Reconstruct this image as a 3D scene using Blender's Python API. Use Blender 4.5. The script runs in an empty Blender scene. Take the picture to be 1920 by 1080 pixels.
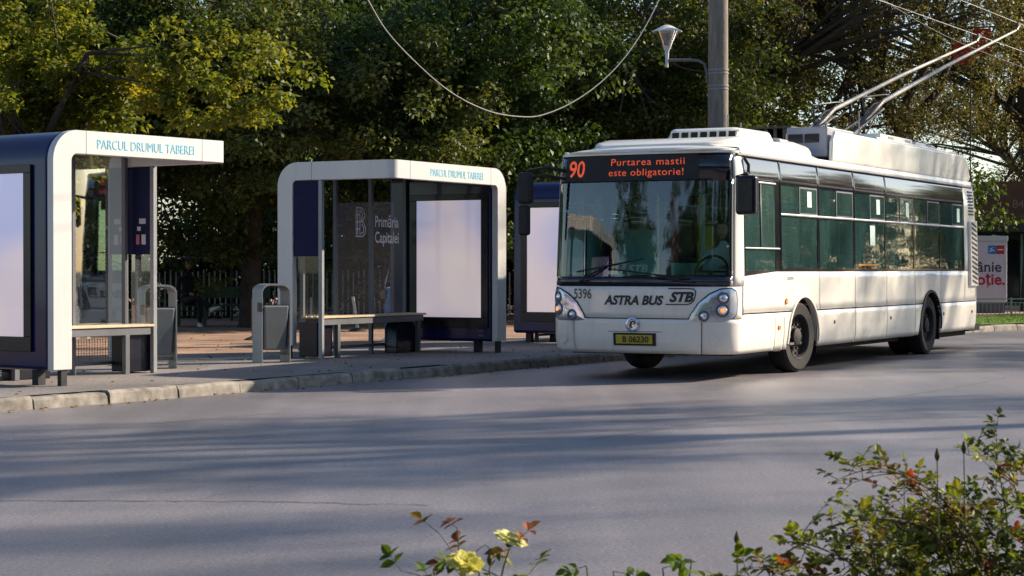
import bpy, bmesh, math, random
import numpy as np
from mathutils import Vector, Matrix
R = math.radians
sin, cos, pi = math.sin, math.cos, math.pi
sc = bpy.context.scene
col = sc.collection
random.seed(7)
rng = np.random.default_rng(11)

# ---------------------------------------------------------------- camera, sky, sun, exposure
CAM_H = 1.38
cam_d = bpy.data.cameras.new('camera')
cam = bpy.data.objects.new('camera', cam_d); col.objects.link(cam)
cam_d.sensor_width = 36; cam_d.lens = 36 * 3650 / 1920
cam_d.clip_start = 0.1; cam_d.clip_end = 2000
cam.location = (0, 0, CAM_H)
cam.rotation_euler = (R(90) - math.atan((540 - 503.5) / 3650), 0, 0)
sc.camera = cam
cam_d.dof.use_dof = True; cam_d.dof.focus_distance = 26; cam_d.dof.aperture_fstop = 14

SUN_AZ, SUN_EL = R(67), R(27)
w = bpy.data.worlds.new('World'); sc.world = w; w.use_nodes = True
wn = w.node_tree.nodes; wn.clear()
sky = wn.new('ShaderNodeTexSky'); sky.sky_type = 'NISHITA'; sky.sun_disc = False
sky.sun_elevation = SUN_EL; sky.sun_rotation = SUN_AZ; sky.dust_density = 0.7; sky.ozone_density = 2.0
bg = wn.new('ShaderNodeBackground'); bg.inputs[1].default_value = 0.092
wo = wn.new('ShaderNodeOutputWorld')
w.node_tree.links.new(sky.outputs[0], bg.inputs[0]); w.node_tree.links.new(bg.outputs[0], wo.inputs[0])
sl = bpy.data.lights.new('sun', 'SUN'); sl.energy = 5.0; sl.angle = R(0.6); sl.color = (1.0, 0.85, 0.67)
so = bpy.data.objects.new('sun', sl); col.objects.link(so)
so.rotation_euler = Vector((sin(SUN_AZ) * cos(SUN_EL), cos(SUN_AZ) * cos(SUN_EL), sin(SUN_EL))).to_track_quat('Z', 'Y').to_euler()
sc.view_settings.view_transform = 'Standard'; sc.view_settings.look = 'None'
sc.view_settings.exposure = 0.90; sc.view_settings.gamma = 1
sc.cycles.max_bounces = 8; sc.cycles.transparent_max_bounces = 24; sc.cycles.caustics_reflective = False; sc.cycles.caustics_refractive = False

# ---------------------------------------------------------------- material helpers
def srgb(r, g, b):
    f = lambda c: (c / 255 / 12.92) if c <= 10.3 else ((c / 255 + 0.055) / 1.055) ** 2.4
    return (f(r), f(g), f(b))
def newmat(name):
    m = bpy.data.materials.new(name); m.use_nodes = True
    nt = m.node_tree; nt.nodes.clear()
    out = nt.nodes.new('ShaderNodeOutputMaterial')
    return m, nt, out
def coords(nt, scale=1.0, kind='Object', vec=None):
    tc = nt.nodes.new('ShaderNodeTexCoord'); mp = nt.nodes.new('ShaderNodeMapping')
    nt.links.new(tc.outputs[kind], mp.inputs[0])
    mp.inputs['Scale'].default_value = vec if vec else (scale,) * 3
    return mp.outputs[0]
def noise(nt, vec, scale, detail=4, rough=0.55):
    n = nt.nodes.new('ShaderNodeTexNoise'); n.inputs['Scale'].default_value = scale
    n.inputs['Detail'].default_value = detail; n.inputs['Roughness'].default_value = rough
    nt.links.new(vec, n.inputs['Vector']); return n.outputs[0]
def ramp(nt, fac, stops):
    r = nt.nodes.new('ShaderNodeValToRGB'); e = r.color_ramp.elements
    while len(e) < len(stops): e.new(0.5)
    for i, (p, c) in enumerate(stops): e[i].position = p; e[i].color = (*c, 1)
    nt.links.new(fac, r.inputs[0]); return r.outputs[0]
def mixc(nt, fac, a, b, mode='MIX'):
    m = nt.nodes.new('ShaderNodeMix'); m.data_type = 'RGBA'; m.blend_type = mode
    for s, x in ((m.inputs[0], fac), (m.inputs[6], a), (m.inputs[7], b)):
        if hasattr(x, 'links') or hasattr(x, 'is_linked'): nt.links.new(x, s)
        elif isinstance(x, (int, float)): s.default_value = x
        else: s.default_value = (*x, 1)
    return m.outputs[2]
def bump(nt, h, strength=0.3, dist=0.01):
    b = nt.nodes.new('ShaderNodeBump'); b.inputs['Strength'].default_value = strength; b.inputs['Distance'].default_value = dist
    nt.links.new(h, b.inputs['Height']); return b.outputs[0]
def paint(name, c, rough=0.4, metal=0.0, var=0.12, vs=3.0, coat=0.0, spec=0.5, bmp=0.0, dirt=None):
    m, nt, out = newmat(name)
    p = nt.nodes.new('ShaderNodeBsdfPrincipled'); nt.links.new(p.outputs[0], out.inputs[0])
    v = coords(nt)
    n = noise(nt, v, vs, 6)
    lo = tuple(x * (1 - var) for x in c); hi = tuple(min(1, x * (1 + var)) for x in c)
    cc = ramp(nt, n, [(0.3, lo), (0.7, hi)])
    if dirt:
        n2 = noise(nt, coords(nt, 1, vec=(2.2, 2.2, 0.6)), 4, 8, 0.65)
        f = ramp(nt, n2, [(0.53, (0, 0, 0)), (0.80, (0.42,) * 3)])
        cc = mixc(nt, f, cc, dirt)
    nt.links.new(cc, p.inputs['Base Color'])
    rr = nt.nodes.new('ShaderNodeMapRange'); nt.links.new(noise(nt, v, vs * 4, 4), rr.inputs[0])
    rr.inputs[3].default_value = rough * 0.8; rr.inputs[4].default_value = min(1, rough * 1.25)
    nt.links.new(rr.outputs[0], p.inputs['Roughness'])
    p.inputs['Metallic'].default_value = metal; p.inputs['Coat Weight'].default_value = coat
    p.inputs['Coat Roughness'].default_value = 0.06; p.inputs['Specular IOR Level'].default_value = spec
    if bmp: nt.links.new(bump(nt, noise(nt, v, 60, 4), bmp, 0.003), p.inputs['Normal'])
    return m
def glass(name, tint, refl=1.0, body=0.0, bodyc=(0.02, 0.03, 0.03), wav=0.06):
    m, nt, out = newmat(name)
    t = nt.nodes.new('ShaderNodeBsdfTransparent'); t.inputs[0].default_value = (*tint, 1)
    g = nt.nodes.new('ShaderNodeBsdfGlossy'); g.inputs['Roughness'].default_value = 0.02
    g.inputs[0].default_value = (1, 1, 1, 1)
    nt.links.new(bump(nt, noise(nt, coords(nt), 1.3, 2), wav, 0.05), g.inputs['Normal'])
    d = nt.nodes.new('ShaderNodeBsdfDiffuse'); d.inputs[0].default_value = (*bodyc, 1)
    mx0 = nt.nodes.new('ShaderNodeMixShader')
    sm = ramp(nt, noise(nt, coords(nt, 1, vec=(1, 1, .4)), 3, 6, .7), [(0.3, (body * .5,) * 3), (0.8, (min(1, body * 1.6),) * 3)])
    nt.links.new(sm, mx0.inputs[0])
    nt.links.new(t.outputs[0], mx0.inputs[1]); nt.links.new(d.outputs[0], mx0.inputs[2])
    fr = nt.nodes.new('ShaderNodeFresnel'); fr.inputs[0].default_value = 1.5
    mu = nt.nodes.new('ShaderNodeMath'); mu.operation = 'MULTIPLY_ADD'; mu.inputs[1].default_value = refl; mu.inputs[2].default_value = 0.02
    nt.links.new(fr.outputs[0], mu.inputs[0])
    mx = nt.nodes.new('ShaderNodeMixShader'); nt.links.new(mu.outputs[0], mx.inputs[0])
    nt.links.new(mx0.outputs[0], mx.inputs[1]); nt.links.new(g.outputs[0], mx.inputs[2])
    nt.links.new(mx.outputs[0], out.inputs[0]); return m
def emis(name, c, s):
    m, nt, out = newmat(name)
    e = nt.nodes.new('ShaderNodeEmission'); e.inputs[0].default_value = (*c, 1); e.inputs[1].default_value = s
    v = noise(nt, coords(nt), 30, 2); mu = nt.nodes.new('ShaderNodeMath'); mu.operation = 'MULTIPLY_ADD'
    mu.inputs[1].default_value = s * .6; mu.inputs[2].default_value = s * .7; nt.links.new(v, mu.inputs[0]); nt.links.new(mu.outputs[0], e.inputs[1])
    nt.links.new(e.outputs[0], out.inputs[0]); return m
def leafmat(name, stops, trans=0.35, gloss=0.35, big=0.35, patch=None):
    """stops: colours by per-leaf random; patch: (colour, lo, hi) low-frequency autumn patches"""
    m, nt, out = newmat(name)
    at = nt.nodes.new('ShaderNodeAttribute'); at.attribute_name = 'rnd'
    c = ramp(nt, at.outputs['Fac'], stops)
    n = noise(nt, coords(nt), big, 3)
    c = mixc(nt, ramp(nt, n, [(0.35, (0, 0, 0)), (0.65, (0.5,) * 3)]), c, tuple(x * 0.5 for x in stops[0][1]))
    if patch:
        n3 = noise(nt, coords(nt, 1, vec=(1, 1, 1.6)), 0.8, 4)
        c = mixc(nt, ramp(nt, n3, [(patch[1], (0, 0, 0)), (patch[2], (0.9,) * 3)]), c, patch[0])
    p = nt.nodes.new('ShaderNodeBsdfPrincipled'); nt.links.new(c, p.inputs['Base Color'])
    p.inputs['Roughness'].default_value = 0.55; p.inputs['Specular IOR Level'].default_value = gloss * .6
    t = nt.nodes.new('ShaderNodeBsdfTranslucent')
    nt.links.new(mixc(nt, 1.0, c, (1.5, 1.35, 0.5), 'MULTIPLY'), t.inputs[0])
    mx = nt.nodes.new('ShaderNodeMixShader'); mx.inputs[0].default_value = trans
    nt.links.new(p.outputs[0], mx.inputs[1]); nt.links.new(t.outputs[0], mx.inputs[2])
    nt.links.new(mx.outputs[0], out.inputs[0]); return m

# ---------------------------------------------------------------- mesh helpers
def tag(o, label=None, cat=None, group=None, kind=None):
    if label: o['label'] = label
    if cat: o['category'] = cat
    if group: o['group'] = group
    if kind: o['kind'] = kind
    return o
def empty(name, loc=(0, 0, 0), rz=0.0, label=None, cat=None, group=None):
    o = bpy.data.objects.new(name, None); col.objects.link(o)
    o.location = loc; o.rotation_euler = (0, 0, rz); o.empty_display_size = 0.2
    return tag(o, label, cat, group)
def copy_tree(o, parent=None):
    c = o.copy(); col.objects.link(c); c.parent = parent
    for ch in [x for x in col.objects if x.parent == o]: copy_tree(ch, c)
    return c
class MB:
    def __init__(s, fx=None): s.v = []; s.f = []; s.fx = fx
    def add(s, vs, fs):
        b = len(s.v); s.v += [tuple(p) for p in vs]; s.f += [tuple(b + i for i in f) for f in fs]; return s
    def box(s, x0, x1, y0, y1, z0, z1):
        return s.add([(x0, y0, z0), (x1, y0, z0), (x1, y1, z0), (x0, y1, z0), (x0, y0, z1), (x1, y0, z1), (x1, y1, z1), (x0, y1, z1)],
                     [(0, 3, 2, 1), (4, 5, 6, 7), (0, 1, 5, 4), (1, 2, 6, 5), (2, 3, 7, 6), (3, 0, 4, 7)])
    def hexa(s, b, t):
        return s.add(list(b) + list(t), [(0, 3, 2, 1), (4, 5, 6, 7), (0, 1, 5, 4), (1, 2, 6, 5), (2, 3, 7, 6), (3, 0, 4, 7)])
    def prism(s, poly, d0, d1, ax='y'):
        n = len(poly)
        def P(a, b, d): return {'y': (a, d, b), 'x': (d, a, b), 'z': (a, b, d)}[ax]
        vs = [P(a, b, d0) for a, b in poly] + [P(a, b, d1) for a, b in poly]
        return s.add(vs, [tuple(range(n)), tuple(range(2 * n - 1, n - 1, -1))] + [(i, i + n, (i + 1) % n + n, (i + 1) % n) for i in range(n)])
    def tube(s, pts, r, n=8, cap=True):
        pts = [Vector(p) for p in pts]; rs = r if isinstance(r, (list, tuple)) else [r] * len(pts)
        rings = []; up = None
        for i, p in enumerate(pts):
            d = (pts[min(i + 1, len(pts) - 1)] - pts[max(i - 1, 0)])
            d = d.normalized() if d.length > 1e-9 else Vector((0, 0, 1))
            if up is None: up = d.orthogonal().normalized()
            x = up - d * up.dot(d); x = x.normalized() if x.length > 1e-6 else d.orthogonal().normalized(); up = x
            y = d.cross(x)
            rings.append([p + (x * cos(2 * pi * k / n) + y * sin(2 * pi * k / n)) * rs[i] for k in range(n)])
        vs = [q for g in rings for q in g]
        fs = [(i * n + k, i * n + (k + 1) % n, (i + 1) * n + (k + 1) % n, (i + 1) * n + k) for i in range(len(pts) - 1) for k in range(n)]
        if cap: fs += [tuple(range(n - 1, -1, -1)), tuple((len(pts) - 1) * n + k for k in range(n))]
        return s.add(vs, fs)
    def lathe(s, prof, n=16, c=(0, 0, 0), ax='z'):
        def P(r, h, a):
            q = {'z': (r * cos(a), r * sin(a), h), 'x': (h, r * cos(a), r * sin(a)), 'y': (r * sin(a), h, r * cos(a))}[ax]
            return (q[0] + c[0], q[1] + c[1], q[2] + c[2])
        vs = [P(r, h, 2 * pi * k / n) for r, h in prof for k in range(n)]
        m = len(prof)
        return s.add(vs, [(i * n + k, i * n + (k + 1) % n, (i + 1) * n + (k + 1) % n, (i + 1) * n + k) for i in range(m - 1) for k in range(n)])
    def grid(s, P, closed=False):
        nr, nc = len(P), len(P[0])
        return s.add([p for row in P for p in row], [(i * nc + j, i * nc + j + 1, (i + 1) * nc + j + 1, (i + 1) * nc + j) for i in range(nr - 1) for j in range(nc - 1)])
    def build(s, name, mat, parent=None, bevel=0.0, smooth=False, solid=0.0, seg=2, label=None, recalc=True, fn=None, wn=True):
        vs = s.v
        if s.fx is not None: vs = [s.fx(p) for p in vs]
        if fn: vs = [fn(p) for p in vs]
        me = bpy.data.meshes.new(name); me.from_pydata([tuple(p) for p in vs], [], s.f)
        if recalc:
            bm = bmesh.new(); bm.from_mesh(me); bmesh.ops.recalc_face_normals(bm, faces=bm.faces); bm.to_mesh(me); bm.free()
        if mat: me.materials.append(mat)
        o = bpy.data.objects.new(name, me); col.objects.link(o)
        if parent: o.parent = parent
        if smooth or bevel:
            me.polygons.foreach_set('use_smooth', [True] * len(me.polygons))
            if smooth and not bevel: me.set_sharp_from_angle(angle=R(38))
        if solid:
            md = o.modifiers.new('s', 'SOLIDIFY'); md.thickness = solid; md.offset = -1
        if bevel:
            md = o.modifiers.new('b', 'BEVEL'); md.width = bevel; md.segments = seg; md.limit_method = 'ANGLE'; md.angle_limit = R(35)
            md.harden_normals = True
            me.set_sharp_from_angle(angle=R(80)) if False else None
        if label: o['label'] = label
        return o
def text_mb(txt, size, align='CENTER', shear=0.0, ext=0.0, xs=1.0, space=1.0, bold=0.0):
    cu = bpy.data.curves.new('t', 'FONT'); cu.body = txt; cu.size = size; cu.align_x = align; cu.shear = shear
    cu.extrude = ext; cu.space_character = space; cu.resolution_u = 3; cu.offset = bold
    o = bpy.data.objects.new('t', cu); col.objects.link(o)
    dg = bpy.context.evaluated_depsgraph_get(); dg.update()
    me = o.evaluated_get(dg).to_mesh()
    mb = MB(); mb.add([(v.co.x * xs, v.co.y, v.co.z) for v in me.vertices], [tuple(p.vertices) for p in me.polygons])
    o.evaluated_get(dg).to_mesh_clear(); bpy.data.objects.remove(o); bpy.data.curves.remove(cu)
    return mb
def W(px, py, D):   # point seen at a photo pixel, D metres away
    return Vector(((px - 960) / 3650 * D, D, CAM_H + (503.5 - py) / 3650 * D))

# ---------------------------------------------------------------- materials
M = {}
M['bus_white'] = paint('bus_white', (0.84, 0.805, 0.72), 0.30, var=0.03, vs=2, coat=0.5, dirt=(0.52, 0.48, 0.40))
M['bus_white_low'] = paint('bus_white_low', (0.81, 0.77, 0.68), 0.34, var=0.05, vs=3, coat=0.35, dirt=(0.36, 0.33, 0.27))
M['black_gloss'] = paint('black_gloss', (0.012, 0.013, 0.02), 0.08, var=0.2, coat=0.6)
M['black_matte'] = paint('black_matte', (0.015, 0.015, 0.017), 0.7, var=0.3)
M['under'] = paint('underbody', (0.012, 0.011, 0.011), 0.9, var=0.4)
M['cantrail'] = paint('cantrail_glass', (0.03, 0.022, 0.028), 0.05, var=0.2, coat=1.0, spec=1.0)
M['win_glass'] = glass('side_window_glass', (0.48, 0.70, 0.65), 1.4, 0.26, (0.10, 0.23, 0.22))
M['win_glass2'] = glass('sliding_window_glass', (0.52, 0.74, 0.70), 1.2, 0.26, (0.15, 0.30, 0.28))
M['screen_glass'] = glass('windscreen_glass', (0.70, 0.90, 0.86), 1.8, 0.02, (0.06, 0.12, 0.12))
M['shelter_glass'] = glass('shelter_glass', (0.80, 0.86, 0.85), 0.32, 0.015, (0.20, 0.24, 0.26), 0.01)
M['alu'] = paint('window_rail_metal', (0.42, 0.42, 0.42), 0.35, metal=0.6)
M['under2'] = paint('crack_tar', (0.05, 0.045, 0.045), 0.9, var=0.3, vs=20)
M['rubber'] = paint('tyre_rubber', (0.013, 0.012, 0.012), 0.85, var=0.35, vs=20)
M['rim'] = paint('dusty_rim', (0.028, 0.025, 0.023), 0.7, metal=0.3, var=0.4, vs=10)
M['hub'] = paint('hub_metal', (0.06, 0.055, 0.05), 0.6, metal=0.4, var=0.3, vs=10)
M['lamp_chrome'] = paint('headlight_reflector', (0.55, 0.58, 0.66), 0.2, metal=0.75, var=0.15, vs=8, coat=0.8)
M['lamp_lens'] = paint('lamp_lens', (0.75, 0.78, 0.85), 0.08, metal=0.9, var=0.1)
M['amber'] = emis('amber_bulb', (1.0, 0.42, 0.14), 0.6)
M['orange_mark'] = paint('orange_marker', (0.75, 0.25, 0.03), 0.3, coat=0.5)
M['led'] = emis('led_red', (1.0, 0.15, 0.07), 0.34)
M['plate'] = paint('plate_yellow', (0.52, 0.40, 0.03), 0.5, var=0.15, vs=15)
M['ink'] = paint('black_lettering', (0.03, 0.03, 0.035), 0.5)
M['ink_grey'] = paint('grey_lettering', (0.10, 0.10, 0.11), 0.5)
M['sticker'] = paint('window_sticker', (0.60, 0.78, 0.70), 0.5, var=0.08)
M['roof_grey'] = paint('roof_grey', (0.30, 0.32, 0.37), 0.5, var=0.15)
M['steel_dark'] = paint('dark_steel', (0.06, 0.055, 0.05), 0.5, metal=0.4, var=0.3)
M['pole_paint'] = paint('trolley_pole_paint', (0.46, 0.45, 0.41), 0.55, var=0.2, vs=6)
M['interior'] = paint('interior_panel', (0.42, 0.47, 0.45), 0.6, var=0.1)
M['floor_int'] = paint('bus_floor', (0.10, 0.10, 0.11), 0.7)
M['seat_fab'] = paint('seat_fabric', (0.03, 0.07, 0.16), 0.9, var=0.3, vs=20)
M['yellow'] = paint('yellow_paint', (0.75, 0.58, 0.06), 0.4)
M['teal'] = paint('teal_paint', (0.28, 0.55, 0.50), 0.45)
M['shelter_white'] = paint('shelter_white', (0.62, 0.61, 0.59), 0.38, var=0.03, vs=2, coat=0.2, dirt=(0.45, 0.43, 0.40))
M['navy'] = paint('navy_gloss', (0.010, 0.012, 0.075), 0.22, var=0.15, coat=0.25, spec=0.3)
M['navy_dark'] = paint('navy_dark', (0.008, 0.008, 0.018), 0.28, var=0.2, coat=0.15, spec=0.3)
M['grey_metal'] = paint('grey_powder_coat', (0.13, 0.135, 0.15), 0.45, var=0.1)
M['grey_light'] = paint('light_grey_powder_coat', (0.27, 0.28, 0.29), 0.45, var=0.08, dirt=(0.22, 0.21, 0.2))
M['bin_body'] = paint('bin_grey', (0.14, 0.16, 0.165), 0.5, var=0.15, dirt=(0.09, 0.09, 0.08))
M['bench_wood'] = paint('bench_wood', (0.62, 0.50, 0.32), 0.6, var=0.15, vs=12)
M['sky_blue'] = paint('blue_lettering', (0.12, 0.52, 0.72), 0.5)
M['navy_panel'] = paint('navy_panel', (0.008, 0.009, 0.05), 0.45, var=0.15, spec=0.12)
M['white_ink'] = paint('white_lettering', (0.88, 0.89, 0.92), 0.5)
M['paper'] = paint('paper_sticker', (0.55, 0.55, 0.62), 0.7)
M['paper_red'] = paint('red_paper', (0.5, 0.14, 0.18), 0.7)
M['post_rust'] = paint('rusty_post', (0.30, 0.14, 0.07), 0.8, var=0.3, vs=15, bmp=0.4)
M['post_pale'] = paint('pale_post', (0.55, 0.55, 0.50), 0.7, var=0.2)
M['fence_pale'] = paint('pale_fence_paint', (0.40, 0.40, 0.39), 0.6, var=0.2, vs=8)
M['fence_dark'] = paint('dark_fence_paint', (0.03, 0.035, 0.035), 0.6)
M['bench_green'] = paint('green_bench_paint', (0.03, 0.09, 0.06), 0.5)
M['skin'] = paint('skin', (0.45, 0.26, 0.18), 0.55)
M['hair'] = paint('hair', (0.03, 0.02, 0.015), 0.6)
M['cloth_dark'] = paint('dark_cloth', (0.015, 0.015, 0.022), 0.9, var=0.3, vs=12)
M['jeans'] = paint('blue_denim', (0.10, 0.22, 0.42), 0.9, var=0.25, vs=12)
M['shoe'] = paint('white_shoe', (0.75, 0.73, 0.70), 0.6)
M['beige'] = paint('beige_cloth', (0.36, 0.32, 0.20), 0.9)
M['cable'] = paint('pale_cable', (0.44, 0.42, 0.38), 0.5)
M['lamp_white'] = paint('lamp_white', (0.66, 0.67, 0.66), 0.4, var=0.06)
M['lamp_glass'] = glass('lamp_globe', (0.80, 0.80, 0.76), 1.0, 0.35, (0.75, 0.72, 0.62))
M['bark'] = paint('bark', (0.045, 0.035, 0.028), 0.95, var=0.4, vs=8, bmp=0.8)
M['stem'] = paint('rose_stem', (0.10, 0.09, 0.035), 0.7, var=0.4, vs=20)
M['brown_wall'] = paint('brown_fascia', (0.17, 0.085, 0.045), 0.8, var=0.15)
M['shop_green'] = paint('dark_green_shopfront', (0.012, 0.045, 0.045), 0.3, var=0.3, coat=0.3)
M['concrete_dark'] = paint('soffit', (0.07, 0.065, 0.055), 0.8)
M['red'] = paint('red_paint', (0.55, 0.03, 0.02), 0.6)
M['poster_white'] = paint('poster_white', (0.74, 0.69, 0.74), 0.5, var=0.04)
M['logo_blue'] = paint('logo_blue', (0.03, 0.22, 0.55), 0.5)
M['text_red'] = paint('poster_red', (0.58, 0.01, 0.05), 0.5)
M['text_dark'] = paint('poster_dark', (0.06, 0.03, 0.07), 0.5)

def concrete_pole():
    m, nt, out = newmat('concrete_pole')
    p = nt.nodes.new('ShaderNodeBsdfPrincipled'); nt.links.new(p.outputs[0], out.inputs[0])
    v = coords(nt, 1, vec=(6, 6, 1))
    c = ramp(nt, noise(nt, v, 2.5, 8, .7), [(0.3, (0.13, 0.115, 0.10)), (0.6, (0.24, 0.205, 0.165)), (0.8, (0.34, 0.25, 0.17))])
    nt.links.new(c, p.inputs['Base Color']); p.inputs['Roughness'].default_value = 0.85
    nt.links.new(bump(nt, noise(nt, coords(nt), 25, 6), 0.5, 0.01), p.inputs['Normal'])
    return m
M['concrete_pole'] = concrete_pole()
def poster_light():
    m, nt, out = newmat('light_box_poster')
    v = coords(nt)
    n = noise(nt, v, 0.8, 0.5)
    c = ramp(nt, n, [(0.30, (0.45, 0.47, 0.74)), (0.45, (0.74, 0.62, 0.70)), (0.68, (0.86, 0.71, 0.70))])
    fine = ramp(nt, noise(nt, coords(nt, 1, vec=(3, 3, .5)), 9, 6, .7), [(0.3, (0.86,) * 3), (0.7, (1,) * 3)])
    p = nt.nodes.new('ShaderNodeBsdfPrincipled'); nt.links.new(c, p.inputs['Base Color'])
    p.inputs['Roughness'].default_value = 0.12; p.inputs['Coat Weight'].default_value = 0.5
    nt.links.new(c, p.inputs['Emission Color']); p.inputs['Emission Strength'].default_value = 0.24  # weak emission added in the panel's own colours to brighten it
    nt.links.new(p.outputs[0], out.inputs[0]); return m
M['poster_light'] = poster_light()
def asphalt(name, base, tint, rough, patch=0.25, scale=1.0):
    m, nt, out = newmat(name)
    p = nt.nodes.new('ShaderNodeBsdfPrincipled'); nt.links.new(p.outputs[0], out.inputs[0])
    v = coords(nt)
    n1 = noise(nt, v, 0.35 * scale, 5, .6); n2 = noise(nt, v, 42, 6, .8); n3 = noise(nt, coords(nt, 1, vec=(1, 1, 1)), 260, 2, .6)
    lo = tuple(b * (1 - patch) for b in base); hi = tuple(b * (1 + patch) for b in tint)
    c = ramp(nt, n1, [(0.3, lo), (0.7, hi)])
    c = mixc(nt, 0.75, c, ramp(nt, n2, [(0.30, (0.35,) * 3), (0.5, (1, 1, 1)), (0.66, (2.2, 2.2, 2.25))]), 'MULTIPLY')
    c = mixc(nt, 0.6, c, ramp(nt, n3, [(0.35, (0.6,) * 3), (0.65, (1.5,) * 3)]), 'MULTIPLY')
    # long worn wheel streaks running with the lane
    mp = nt.nodes.new('ShaderNodeMapping'); tc = nt.nodes.new('ShaderNodeTexCoord'); nt.links.new(tc.outputs['Object'], mp.inputs[0])
    mp.inputs['Rotation'].default_value = (0, 0, R(30)); mp.inputs['Scale'].default_value = (1.4, 0.09, 1)
    c = mixc(nt, 0.5, c, ramp(nt, noise(nt, mp.outputs[0], 1.2, 5, .6), [(0.35, (0.72,) * 3), (0.65, (1.25,) * 3)]), 'MULTIPLY')
    nt.links.new(c, p.inputs['Base Color'])
    rr = nt.nodes.new('ShaderNodeMapRange'); nt.links.new(n1, rr.inputs[0]); rr.inputs[3].default_value = rough - .08; rr.inputs[4].default_value = rough + .1
    nt.links.new(rr.outputs[0], p.inputs['Roughness']); p.inputs['Specular IOR Level'].default_value = 0.5
    nt.links.new(bump(nt, n2, 0.55, 0.006), p.inputs['Normal'])
    return m
M['road'] = asphalt('road_asphalt', (0.130, 0.123, 0.134), (0.178, 0.164, 0.172), 0.44, 0.14)
M['pavement'] = asphalt('pavement_asphalt', (0.15, 0.14, 0.135), (0.20, 0.18, 0.17), 0.8, 0.15)
M['plaza'] = asphalt('reddish_paving', (0.24, 0.14, 0.09), (0.30, 0.20, 0.14), 0.85, 0.2, 2)
M['soil'] = asphalt('park_soil', (0.035, 0.03, 0.02), (0.06, 0.05, 0.03), 0.95, 0.4, 2)
M['kerb'] = paint('kerb_stone', (0.22, 0.20, 0.17), 0.9, var=0.5, vs=7, bmp=0.9, dirt=(0.12, 0.11, 0.10))
M['grass'] = leafmat('grass', [(0.0, (0.05, 0.12, 0.01)), (1.0, (0.16, 0.30, 0.03))], 0.3, 0.2)
M['grass_base'] = paint('grass_base', (0.09, 0.17, 0.02), 0.9, var=0.4, vs=8)

# ---------------------------------------------------------------- ground, road, pavement, kerb
KERB = [(-19.5, 1.0), (-11.2, 10.7), (-7.6, 15.0), (-4.92, 18.7), (-3.75, 20.45), (-2.15, 23.05), (-0.76, 25.3), (0.32, 27.05), (1.65, 29.2), (4.2, 33.3), (7.0, 37.9), (9.6, 41.6), (12.4, 44.6), (17.5, 48.4), (26, 52.5), (60, 64)]
def resample(pts, step):
    P = [Vector((*p, 0)) for p in pts]
    # catmull-rom
    out = []
    for i in range(len(P) - 1):
        p0 = P[max(i - 1, 0)]; p1 = P[i]; p2 = P[i + 1]; p3 = P[min(i + 2, len(P) - 1)]
        n = max(2, int((p2 - p1).length / 0.1))
        for k in range(n):
            t = k / n
            out.append(0.5 * ((2 * p1) + (p2 - p0) * t + (2 * p0 - 5 * p1 + 4 * p2 - p3) * t * t + (3 * p1 - p0 - 3 * p2 + p3) * t ** 3))
    out.append(P[-1]); res = [out[0]]; acc = 0
    for a, b in zip(out, out[1:]):
        acc += (b - a).length
        if acc >= step: res.append(b); acc = 0
    return res
KP = resample(KERB, 1.0)
def kn(i):  # left normal (away from the road)
    a = KP[max(i - 1, 0)]; b = KP[min(i + 1, len(KP) - 1)]; d = (b - a).normalized(); return Vector((-d.y, d.x, 0))
g = MB(); g.add([(-900, -300, -0.03), (900, -300, -0.03), (900, 1500, -0.03), (-900, 1500, -0.03)], [(0, 1, 2, 3)])
tag(g.build('ground', M['soil']), kind='structure')
rd = MB()
N = len(KP)
rd.grid([[tuple(KP[i] + kn(i) * 0.05) for i in range(N)], [tuple(KP[i] + Vector((60, -60, 0))) for i in range(N)]])
tag(rd.build('road', M['road']), kind='structure')
pv = MB(); pv.grid([[tuple(KP[i] + kn(i) * 0.155 + Vector((0, 0, 0.13))) for i in range(N)], [tuple(KP[i] + kn(i) * 4.6 + Vector((0, 0, 0.13))) for i in range(N)]])
tag(pv.build('pavement', M['pavement']), kind='structure')
pl = MB(); pl.grid([[tuple(KP[i] + kn(i) * 4.6 + Vector((0, 0, 0.126))) for i in range(N)], [tuple(KP[i] + Vector((-45, 30, 0.126))) for i in range(N)]])
tag(pl.build('plaza', M['plaza']), kind='structure')
kb = MB()
for i in range(N - 1):
    a, b = KP[i], KP[i + 1]; na, nb = kn(i), kn(i + 1)
    d = (b - a).normalized(); a2 = a + d * 0.012; b2 = b - d * 0.012
    j = Vector((0, 0, random.uniform(-.012, .010))); a = a + na * random.uniform(-.012, .012)
    zt = 0.136 + random.uniform(-.016, .008)
    n = 5
    rows = []
    for s_ in range(n + 1):
        c = a2.lerp(b2, s_ / n); nn = na.lerp(nb, s_ / n)
        o = random.uniform(-.010, .010); h = random.uniform(-.014, .005)
        rows.append([c + nn * (0.0 + o), c + nn * (0.012 + o) + Vector((0, 0, zt - .03 + h)), c + nn * (0.04 + o) + Vector((0, 0, zt + h)), c + nn * 0.15 + Vector((0, 0, zt + h * .5)), c + nn * 0.15 + Vector((0, 0, -.02))])
    kb.grid([[tuple(p) for p in r] for r in rows])
    base = len(kb.v) - 5 * (n + 1)
    kb.f.append(tuple(base + k for k in range(5))); kb.f.append(tuple(base + 5 * n + k for k in range(4, -1, -1)))
tag(kb.build('kerb', M['kerb'], recalc=False), kind='structure')

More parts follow.
